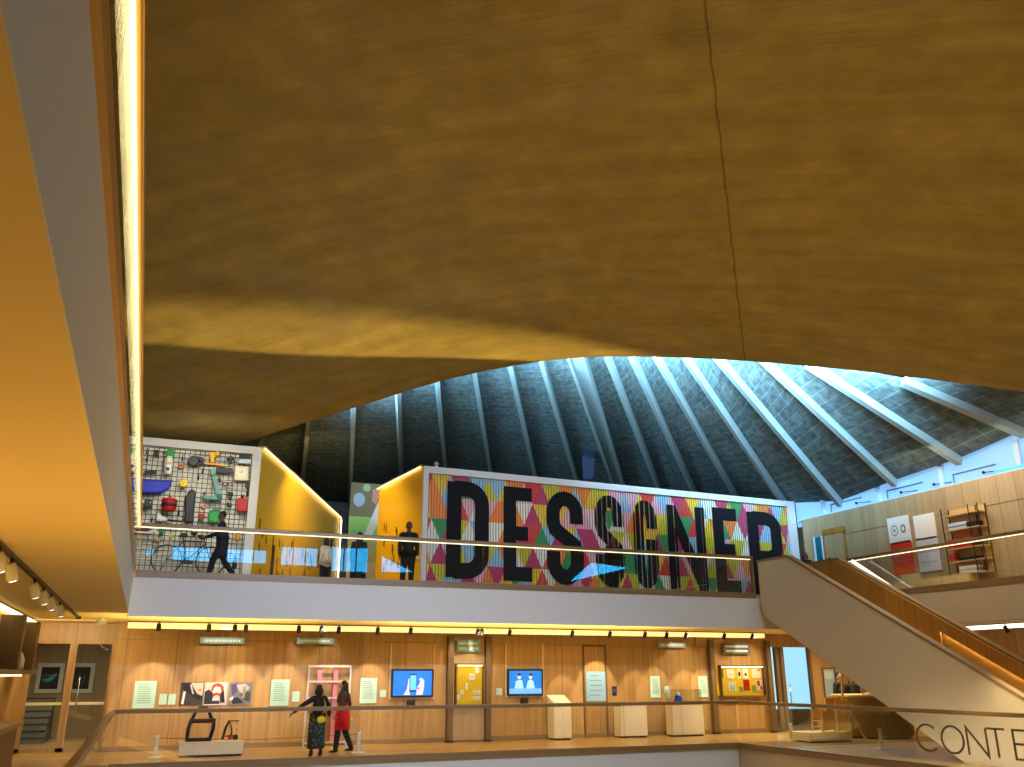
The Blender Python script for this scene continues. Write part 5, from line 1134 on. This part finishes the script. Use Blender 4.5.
# ---- bicycle standing in front of the grid
YBk = GY-.12
def bk(x, y): p = atY(x, y, YBk); return V((p.x, YBk, p.z))
w0, w1 = bk(166.5, 559.5), bk(210.5, 561.0); gz = ZF+.03
rad = .385; w1.z = w0.z = (w0.z+w1.z)/2
t = thing('bicycle', 'black bicycle mounted low on the wire grid, behind the walking visitor', 'bicycle', ((w0.x+w1.x)/2, YBk, gz))
for nm, c in (('wheel', w0), ('wheel', w1)):
    wh = MB().tube([c+V((rad*math.cos(a*PI/16), 0, rad*math.sin(a*PI/16))) for a in range(32)], .02, 8, True).build(nm, 'black', t)
    mb = MB()
    for a in range(14): mb.tube([c, c+V((rad*math.cos(a*PI/7), 0, rad*math.sin(a*PI/7)))], .003, 4)
    mb.build('spokes', 'grey_rail', wh); MB().lathe([(.03, -.05), (.03, .05)], c, 12, 'Y').build('hub', 'dark_metal', wh)
L_ = w1.x-w0.x; bb = V((w0.x+L_*.44, YBk, w0.z-.02)); stp = V((w0.x+L_*.34, YBk, w0.z+.52)); hd = V((w0.x+L_*.82, YBk, w0.z+.52))
MB().tube([bb, stp+V((-.03, 0, .08))], .018).tube([bb, hd+V((.01, 0, -.08))], .02).tube([stp, hd], .018).tube([w0, stp], .012).tube([w0, bb], .013).build('frame', 'black', t)
MB().tube([hd+V((-.02, 0, .10)), hd, w1], .016).build('fork', 'black', t)
MB().tube([hd+V((-.10, -.22, .12)), hd+V((.02, -.2, .14)), hd+V((.03, 0, .12)), hd+V((.02, .2, .14)), hd+V((-.10, .22, .12))], .013).build('handlebar', 'chrome', t)
MB().prism([(stp.x-.16, stp.z+.10), (stp.x+.12, stp.z+.11), (stp.x+.10, stp.z+.15), (stp.x-.14, stp.z+.16)], YBk-.06, YBk+.06).build('saddle', 'black', t, bevel=.02)
MB().lathe([(.09, -.06), (.09, -.05)], bb, 20, 'Y').build('chainring', 'dark_metal', t); MB().bar(bb+V((-.12, -.08, .10)), bb+V((.12, -.08, -.10)), .02, .02).build('crank', 'dark_metal', t)
MB().tube([(w0.x+.02, YBk+.06, w0.z), (w0.x-.16, YBk+.10, w0.z-rad+.02)], .012).build('kickstand', 'dark_metal', t)
MB().box(w0.x+L_*.32, w0.x+L_*.60, YBk-.09, YBk-.03, w0.z-.10, w0.z+.0).build('chain_guard', C3(34, 26, 44), t, bevel=.02)

# ---- mural banner and corridor marks
a, b = atY(351, 482.5, 36.4), atY(386, 575, 36.4)
def RR(x0, y0, x1, y1): return R(x0, y0, x1, y1)
picture('mural_banner', 'tall pastel mural banner with pink and blue shapes between the yellow walls', 'banner', a.x, b.x, ZF+.04, a.z, 36.38, (226, 206, 150),
        [((126, 116, 80), RR(0, .74, 1, 1)), ((150, 206, 110), RR(0, .58, 1, .74)), ((120, 200, 120), RR(.0, .58, .9, .64)), ((206, 190, 130), RR(0, .40, 1, .58)), ((226, 140, 124), [(.55, .95), (.70, .98), (.82, .93), (.70, .89), (.66, .84), (.55, .86)]), ((170, 196, 214), blob(.22, .87, .15, .055)), ((180, 190, 150), blob(.40, .965, .10, .03)), ((222, 214, 196), [(.38, .60), (.52, .60), (.85, .80), (1, .88), (1, .80), (.98, .84), (.72, .86), (.66, .80)]), ((232, 226, 214), [(.36, .58), (.56, .58), (.98, .88), (.70, .86)]), ((160, 180, 222), RR(.45, .02, 1, .16)), ((214, 196, 176), RR(.2, .5, .3, .56))], th=.06)
# narrow printed figures along the yellow walls
def wall_marks(name, label, P, Q, zr, n, seed, col, side, f0=0, f1=1):
    P, Q = V((*P, 0)), V((*Q, 0)); d = (Q-P); L = d.length; d.normalize(); s = V((d.y, -d.x, 0))*side; r_ = random.Random(seed); mb = MB()
    for k in range(n):
        u = L*(f0+(f1-f0)*r_.random()); z = r_.uniform(*zr); h = r_.uniform(.10, .40); w_ = r_.uniform(.03, .09)
        p = P+d*u+s*.012+V((0, 0, z)); mb.bar(p, p+V((0, 0, h)), w_, .012, (s.x, s.y, 0)); mb.bar(p+d*.05+V((0, 0, h*.3)), p-d*.07+V((0, 0, h*.6)), .03, .012, (s.x, s.y, 0))
    o = mb.build(name, col)
    tag(o, label, 'wall graphic', None, 'stuff')
YQ = (f.x, 37.5) if False else (float(yl.data.vertices[1].co.x), 37.5)
wall_marks('wall_graphics', 'dark printed figures scattered low on the left yellow wall', (GX1+.01, GY+.02), YQ, (4.1, 5.9), 60, 3, C3(96, 60, 10), 1, .03, .8)
wall_marks('wall_graphics', 'dark printed figures scattered on the right yellow wall', (D0.x-.02, D0.y), (7.30, 31.2), (5.0, 6.9), 16, 4, C3(96, 60, 10), -1, .35, .85)
for k, (u, h, lab) in enumerate(((.10, 1.5, 'nearest the white framed display wall'), (.78, 2.9, 'near the far end of the left yellow wall'))):
    d = V((YQ[0]-GX1, YQ[1]-GY, 0)); q = V((GX1, GY, 0))+d*u+ns*.25
    t = thing('gallery_post', 'slim dark post in the yellow corridor, ' + lab, 'post', (q.x, q.y, ZF+.03))
    MB().tube([(q.x, q.y, ZF+.05), (q.x, q.y, ZF+h)], .045).build('shaft', 'dark_metal', t); MB().lathe([(.18, 0), (.18, .02), (.05, .03)], (q.x, q.y, ZF+.03), 18).build('base', 'dark_metal', t)

# ================================================================== PEOPLE
DG = bpy.context.evaluated_depsgraph_get
def capsules(name, caps, mat, parent, voxel=.013, smooth=2, extra=None):
    bm = bmesh.new()
    def ball(c, r):
        r = r if isinstance(r, tuple) else (r, r, r)
        bmesh.ops.create_icosphere(bm, subdivisions=2, radius=1, matrix=Matrix.Translation(V(c)) @ Matrix.Diagonal((*r, 1)))
    for cp in caps:
        if len(cp) == 2: ball(*cp); continue
        a, ra, b, rb = cp; a, b = V(a), V(b); ball(a, ra); ball(b, rb)
        d = b-a
        if d.length > 1e-4:
            m = Matrix.Translation((a+b)/2) @ d.to_track_quat('Z', 'Y').to_matrix().to_4x4()
            bmesh.ops.create_cone(bm, cap_ends=True, segments=12, radius1=ra, radius2=rb, depth=d.length, matrix=m)
    me = bpy.data.meshes.new(name); bm.to_mesh(me); bm.free()
    tmp = bpy.data.objects.new(name, me); COL.objects.link(tmp)
    r = tmp.modifiers.new('r', 'REMESH'); r.mode = 'VOXEL'; r.voxel_size = voxel; r.use_smooth_shade = True
    sm = tmp.modifiers.new('s', 'SMOOTH'); sm.iterations = smooth; sm.factor = .4
    out = bpy.data.meshes.new_from_object(tmp.evaluated_get(DG())); bpy.data.objects.remove(tmp); bpy.data.meshes.remove(me)
    out.materials.clear(); out.materials.append(M[mat] if isinstance(mat, str) else mat)
    for p in out.polygons: p.use_smooth = True
    o = bpy.data.objects.new(name, out); COL.objects.link(o); o.parent = parent
    return o
def lerp(a, b, k): return V(a).lerp(V(b), k)
def person(label, loc, rot, H=1.7, skin=(150, 104, 84), hair=(22, 18, 16), hair_style='short', top=None, top_len=.50, bottom=None, skirt=None, arms=None, legs=None, shoe=(16, 16, 18), lean=0, fem=False, head_turn=0, extra=None, group=None):
    """local frame: x right of the figure, y forward, z up; joints in units of the height"""
    t = thing('person', label, 'person', loc, group); t.rotation_euler = (0, 0, rot)
    h = H; sw = .090 if fem else .102
    J = dict(pel=(0, 0, .525), che=(0, .012+lean*.6, .70), nk=(0, .006+lean, .825), hd=(0, .018+lean*1.15, .925))
    arms = arms or {}
    for sd, k in ((-1, 'l'), (1, 'r')):
        J['sh'+k] = (sd*sw, lean*.95, .793); e, wv = arms.get(k, ((sd*(sw+.028), -.015+lean*.5, .635), (sd*(sw+.03), .035+lean*.4, .49)))
        J['el'+k] = e; J['wr'+k] = wv
        lg = (legs or {}).get(k, (.0, .0)); kn, an = lg if isinstance(lg[0], tuple) else ((sd*.052, .01+lg[0]*.5, .285), (sd*.052, lg[0]-.012, .045))
        J['hp'+k] = (sd*.05, 0, .50); J['kn'+k] = kn; J['an'+k] = an
    P = {k: V(v)*h for k, v in J.items()}
    SK = C3(*skin, .5)
    # one continuous body, fingers and face included
    c = [(P['pel'], .078*h, lerp(P['pel'], P['che'], .5), .070*h), (lerp(P['pel'], P['che'], .5), .070*h, P['che'], .078*h), (P['che'], .078*h, lerp(P['che'], P['nk'], .6), .06*h), (P['nk']-V((0, 0, .03*h)), .036*h, P['hd']-V((0, 0, .02*h)), .032*h)]
    hd = P['hd']; hr = (.047*h, .057*h, .067*h); ca, sa = math.cos(head_turn), math.sin(head_turn)
    fd = V((-sa, ca, 0)); sx = V((ca, sa, 0))
    c += [(hd+V((0, 0, .01*h)), hr), (hd-V((0, 0, .03*h))+fd*.012*h, (.034*h, .038*h, .040*h)), (hd+fd*.052*h-V((0, 0, .006*h)), .009*h, hd+fd*.061*h-V((0, 0, .016*h)), .010*h), (hd+fd*.045*h-V((0, 0, .036*h)), (.016*h, .008*h, .006*h))]
    for sd in (-1, 1): c.append((hd+sx*sd*.046*h-V((0, 0, .004*h)), (.008*h, .012*h, .018*h)))
    for sd, k in ((-1, 'l'), (1, 'r')):
        c += [(P['nk']-V((0, 0, .02*h)), .04*h, P['sh'+k], .040*h), (P['sh'+k], .036*h, P['el'+k], .026*h), (P['el'+k], .026*h, P['wr'+k], .018*h)]
        fdir = (P['wr'+k]-P['el'+k]).normalized(); pal = P['wr'+k]+fdir*.045*h
        sdv = fdir.cross(V((sd, 0, 0))); sdv = sdv.normalized() if sdv.length > .1 else V((0, 1, 0))
        nv = sdv.cross(fdir).normalized()
        for q in (-1.2, -.4, .4, 1.2): c.append((P['wr'+k]+sdv*q*.006*h, .011*h, pal+sdv*q*.0125*h, .0095*h))
        for q, ln in ((-1.5, .036), (-.5, .045), (.5, .048), (1.5, .042)):
            b0 = pal+sdv*q*.0118*h; b1 = b0+fdir*ln*.55*h+nv*.004*h*sd; b2 = b1+fdir*ln*.4*h+nv*.016*h*sd
            c += [(b0, .0055*h, b1, .0052*h), (b1, .0052*h, b2, .0045*h)]
        th = P['wr'+k]+fdir*.018*h+sdv*.014*h; c += [(th, .0075*h, th+sdv*.022*h+fdir*.02*h, .006*h), (th+sdv*.022*h+fdir*.02*h, .006*h, th+sdv*.026*h+fdir*.042*h, .005*h)]
        c += [(P['hp'+k], .062*h, P['kn'+k], .038*h), (P['kn'+k], .036*h, P['an'+k], .022*h), (P['an'+k], .022*h, P['an'+k]+V((0, .075*h, -.024*h)), .015*h), (P['pel'], .07*h, P['hp'+k], .062*h)]
    capsules('body', c, SK, t, .0105)
    # face
    for sd in (-1, 1):
        q = hd+fd*.047*h+sx*sd*.019*h+V((0, 0, .006*h)); e = MB().ball(V(q), .0065*h, .005*h, .004*h, 8).build('eye', C3(28, 22, 20), None); e.parent = t
    q = hd+fd*.050*h-V((0, 0, .036*h)); e = MB().ball(V(q), .014*h, .004*h, .004*h, 8).build('mouth', C3(150, 70, 64), None); e.parent = t
    if hair_style != 'bald':
        hc = [(hd+V((0, 0, .022*h))-fd*.008*h, (.049*h, .056*h, .060*h))]
        if hair_style == 'long': hc += [(hd-fd*.030*h, .046*h, hd-fd*.045*h-V((0, 0, .11*h)), .040*h)] + [(hd+sx*sd*.036*h-fd*.012*h, .020*h, hd+sx*sd*.044*h-fd*.020*h-V((0, 0, .10*h)), .016*h) for sd in (-1, 1)]
        if hair_style == 'bun': hc += [(hd-fd*.058*h+V((0, 0, .035*h)), .026*h)]
        if hair_style == 'bob': hc += [(hd-fd*.026*h, .050*h, hd-fd*.03*h-V((0, 0, .045*h)), .046*h)] + [(hd+sx*sd*.042*h-fd*.012*h, .02*h, hd+sx*sd*.046*h-fd*.012*h-V((0, 0, .055*h)), .02*h) for sd in (-1, 1)]
        # keep the face free
        capsules('hair', hc, C3(*hair, .6), t, .012)
        o = t.children[-1]
        bm = bmesh.new(); bm.from_mesh(o.data)
        kill = [v for v in bm.verts if (v.co-hd).dot(fd) > .022*h and (v.co-hd).z < .040*h]
        bmesh.ops.delete(bm, geom=kill, context='VERTS'); bm.to_mesh(o.data); bm.free()
    if top:
        col = C3(*top, .75); g = .016*h; lo = top_len
        c = [(P['che'], .086*h, lerp(P['che'], P['nk'], .62), .062*h), (lerp(P['pel'], P['che'], .4), .082*h, P['che'], .087*h), (P['nk']-V((0, 0, .025*h)), .046*h, P['nk'], .040*h)]
        low = V((0, .0, lo*h)); c.append((P['pel'] if lo > .45 else P['pel'], .090*h, lerp(P['pel'], P['che'], .4), .084*h))
        if lo < .50 and not skirt: c += [(V((sd*.035*h, 0, max(lo, .30)*h+.03*h)), (.090 if fem else .08)*h, V((sd*.03*h, 0, .53*h)), .082*h) for sd in (-1, 1)]
        for k in 'lr': c += [(P['nk']-V((0, 0, .022*h)), .046*h, P['sh'+k], .047*h), (P['sh'+k], .043*h, P['el'+k], .034*h), (P['el'+k], .034*h, lerp(P['el'+k], P['wr'+k], .92), .026*h)]
        capsules('coat' if lo < .48 else 'jacket', c, col, t, .014)
    if bottom:
        col = C3(*bottom, .8); c = [(P['pel'], .085*h, P['pel']+V((0, 0, .03*h)), .082*h)]
        for k in 'lr': c += [(P['pel'], .08*h, P['hp'+k], .070*h), (P['hp'+k], .069*h, P['kn'+k], .047*h), (P['kn'+k], .046*h, P['an'+k]+V((0, 0, .012*h)), .036*h)]
        capsules('trousers', c, col, t, .014)
    if skirt:
        col, z0, r0_, r1_ = skirt; mb = MB(); rings = []
        for i in range(9):
            k = i/8; z = .59-(.59-z0)*k; r = r0_+(r1_-r0_)*k
            rings.append([mb.bm.verts.new((math.cos(a*PI/14)*(r+(.006*math.sin(a*3) if k > .2 else 0))*h, math.sin(a*PI/14)*(r*.82+(.006*math.cos(a*3) if k > .2 else 0))*h+.01*h, z*h)) for a in range(28)])
        for a, b in zip(rings, rings[1:]):
            for k in range(28):
                ff = mb.bm.faces.new((a[k], a[(k+1) % 28], b[(k+1) % 28], b[k])); ff.smooth = True
        mb.bm.faces.new(rings[0]); mb.bm.faces.new(rings[-1][::-1])
        o = mb.build('skirt', col if not isinstance(col, tuple) else C3(*col, .8), None); o.parent = t
    if shoe:
        for k in 'lr':
            a = P['an'+k]; capsules('shoe', [(a+V((0, -.012*h, -.012*h)), .028*h, a+V((0, .02*h, -.018*h)), .027*h), (a+V((0, .02*h, -.020*h)), .025*h, a+V((0, .085*h, -.030*h)), .016*h), (a, .028*h, a+V((0, 0, .03*h)), .026*h)], C3(*shoe, .5), t, .012)
    if extra: extra(t, P, h)
    return t
def patt(name, c1, c2, scale):
    m, t, n, l, b = nt(name); b.inputs['Roughness'].default_value = .8
    g = n.new('ShaderNodeTexCoord'); no = n.new('ShaderNodeTexVoronoi'); no.inputs['Scale'].default_value = scale; l.new(g.outputs['Object'], no.inputs['Vector'])
    cr = n.new('ShaderNodeValToRGB'); cr.color_ramp.interpolation = 'CONSTANT'; cr.color_ramp.elements[0].color = (*c1, 1); cr.color_ramp.elements[1].color = (*c2, 1); cr.color_ramp.elements[1].position = .38
    l.new(no.outputs['Distance'], cr.inputs[0]); l.new(cr.outputs[0], b.inputs['Base Color']); return m
patt('skirt_pattern', (.07, .13, .13), (.004, .012, .016), 13)
# the two women at the lower balustrade
def bag_yellow(t, P, h):
    o = MB().ball((0, 0, 0), .105, .05, .085, 14).build('bag', C3(232, 220, 30), None); o.parent = t; o.location = (.015*h, -.115*h, .505*h)
    s_ = MB().tube([(.02*h, -.115*h, .55*h), (.08*h, -.10*h, .68*h), (.06*h, -.06*h, .79*h)], .009).build('bag_strap', C3(180, 170, 30), None); s_.parent = t
q = atZ(318, 757, 0)
person('woman in black top and patterned teal long skirt with a yellow bag', (q.x, q.y+.35, 0), math.radians(8), 1.62, (120, 84, 68), (14, 12, 12), 'bob', (12, 12, 14), .50, None, ('skirt_pattern', .10, .120, .128),
       arms={'l': ((-.235, .05, .70), (-.34, .12, .60)), 'r': ((.17, -.01, .66), (.20, .10, .56))}, fem=True, extra=bag_yellow, legs={'l': (((-.06, .01, .285), (-.075, -.01, .045))), 'r': (((.06, .01, .285), (.07, -.012, .045)))})
def coat_detail(t, P, h):
    o = MB().ball((0, 0, 0), .030, .02, .028, 10).build('badge', C3(240, 226, 200), None); o.parent = t; o.location = (.05*h, -.118*h, .46*h)
    capsules('scarf', [(P['nk']-V((0, 0, .03*h)), .062*h, P['nk']+V((0, 0, .02*h)), .058*h), (P['nk']+V((.02*h, -.05*h, -.02*h)), .03*h, P['nk']+V((.03*h, -.09*h, -.16*h)), .026*h)], C3(20, 16, 20), t, .013)
    capsules('shoulder_wrap', [(P['che']+V((0, 0, .03*h)), .10*h, P['che']+V((0, 0, .09*h)), .085*h), (P['shl'], .06*h, P['ell'], .047*h), (P['shr'], .06*h, P['elr'], .047*h)], C3(50, 12, 22), t, .014)
q = atZ(342, 753.5, 0)
person('woman in bright red coat, dark scarf and black boots, at the lower balustrade', (q.x+.04, q.y+.30, 0), math.radians(62), 1.70, (170, 124, 100), (16, 13, 13), 'long', (196, 14, 24), .33, (16, 15, 18), ((196, 14, 24), .31, .122, .130),
       arms={'l': ((-.145, -.02, .645), (-.12, .07, .52)), 'r': ((.145, -.03, .645), (.125, .04, .50))}, legs={'l': (((-.04, .06, .285), (-.045, .075, .045))), 'r': (((.04, -.03, .285), (.045, -.13, .060)))}, fem=True, extra=coat_detail)
# upper level visitors
q = atY(221, 560, 23.1)
person('visitor in dark blue coat striding left in front of the bicycle', (q.x, 23.15, ZF+.03), math.radians(84), 1.74, (120, 84, 66), (24, 18, 16), 'short', (22, 34, 52), .36, (18, 20, 26), None,
       arms={'l': ((-.15, .07, .655), (-.12, .21, .60)), 'r': ((.15, -.05, .64), (.14, -.02, .49))}, legs={'l': (((-.045, .105, .29), (-.05, .15, .05))), 'r': (((.045, -.05, .28), (.05, -.19, .085)))}, lean=.02, shoe=(14, 14, 16))
q = atY(408, 560, 23.6)
def hand_item(t, P, h):
    o = MB().box(-.03, .03, -.01, .01, -.05, .05).build('paper', C3(230, 190, 170), None, bevel=.005); o.parent = t; o.location = P['wrl']+V((0, .05*h, -.03*h))
person('man in black standing before the right yellow wall, beside the letter wall', (q.x, 23.6, ZF+.03), math.radians(170), 1.83, (96, 66, 54), (20, 16, 15), 'short', (12, 12, 14), .47, (14, 14, 16), None,
       legs={'l': (((-.05, .02, .285), (-.055, .0, .045))), 'r': (((.07, .07, .285), (.075, -.02, .045)))}, extra=hand_item)
q = atY(358.5, 560, 25.2)
person('woman in black dress seen from behind looking at the pastel mural banner', (q.x, 25.2, ZF+.03), math.radians(-20), 1.72, (120, 84, 70), (12, 10, 10), 'long', (14, 14, 16), .47, None, ((14, 14, 16), .16, .118, .135), fem=True)
q = atY(325.5, 560, 24.6)
person('short haired visitor in cream top and black trousers by the left yellow wall', (q.x, 24.6, ZF+.03), math.radians(30), 1.42, (150, 100, 80), (26, 18, 16), 'bob', (222, 204, 176), .47, (16, 16, 18), None, fem=True)
q = atY(613, 560, 22.95)
person('visitor in dark clothes and reddish scarf standing in front of the letter wall', (q.x, 22.95, ZF+.03), math.radians(180), 1.66, (110, 76, 64), (20, 14, 14), 'bob', (20, 12, 16), .40, (12, 12, 14), None, fem=True,
       extra=lambda t, P, h: capsules('scarf', [(P['nk']-V((0, 0, .03*h)), .058*h, P['nk']+V((0, 0, .012*h)), .052*h)], C3(110, 20, 30), t, .013))
q = atY(804.5, 553, 23.3)
person('dark haired visitor behind the top of the staircase, beside the letter wall frame', (q.x, 23.3, ZF+.03), math.radians(160), 1.60, (130, 92, 76), (12, 11, 11), 'bob', (20, 20, 24), .48, (20, 20, 24), None, fem=True)
q = atY(829, 557, 24.0)
person('dark haired visitor behind the top of the staircase, below the small door', (q.x, 24.0, ZF+.03), math.radians(190), 1.56, (130, 92, 76), (12, 11, 11), 'bob', (24, 22, 22), .48, (20, 20, 24), None, fem=True)
# two visitors under the staircase
q = atY(835, 690, 24.9)
person('left of two visitors in black coats standing below the staircase', (q.x, 24.7, 0), math.radians(200), 1.88, (130, 92, 76), (14, 12, 12), 'short', (13, 13, 16), .42, (14, 14, 16), None)
q = atY(848, 690, 25.05)
person('right of two visitors in black coats standing below the staircase', (q.x+.05, 24.9, 0), math.radians(150), 1.80, (140, 100, 84), (14, 12, 12), 'bob', (12, 12, 15), .40, (14, 14, 16), None, fem=True)

# dark blue angular hanging banner in front of the ribbed roof
def hb(x, y, Y=33.0): p = atY(x, y, Y); return p.x, p.z
t = thing('hanging_banner', 'narrow dark blue angular banner hanging in front of the ribbed roof above the letter wall', 'banner', (hb(588, 455)[0], 33.0, hb(588, 478)[1]))
MB().prism([hb(582, 457), hb(592.5, 435), hb(595, 450), hb(592.5, 479), hb(583, 479)], 32.97, 33.02).build('cloth', C3(14, 22, 40), t)
a, b = hb(592.5, 435), hb(583, 500); MB().tube([(a[0], 33.05, a[1]), (b[0], 33.05, b[1])], .035).build('pole', C3(16, 26, 44), t)
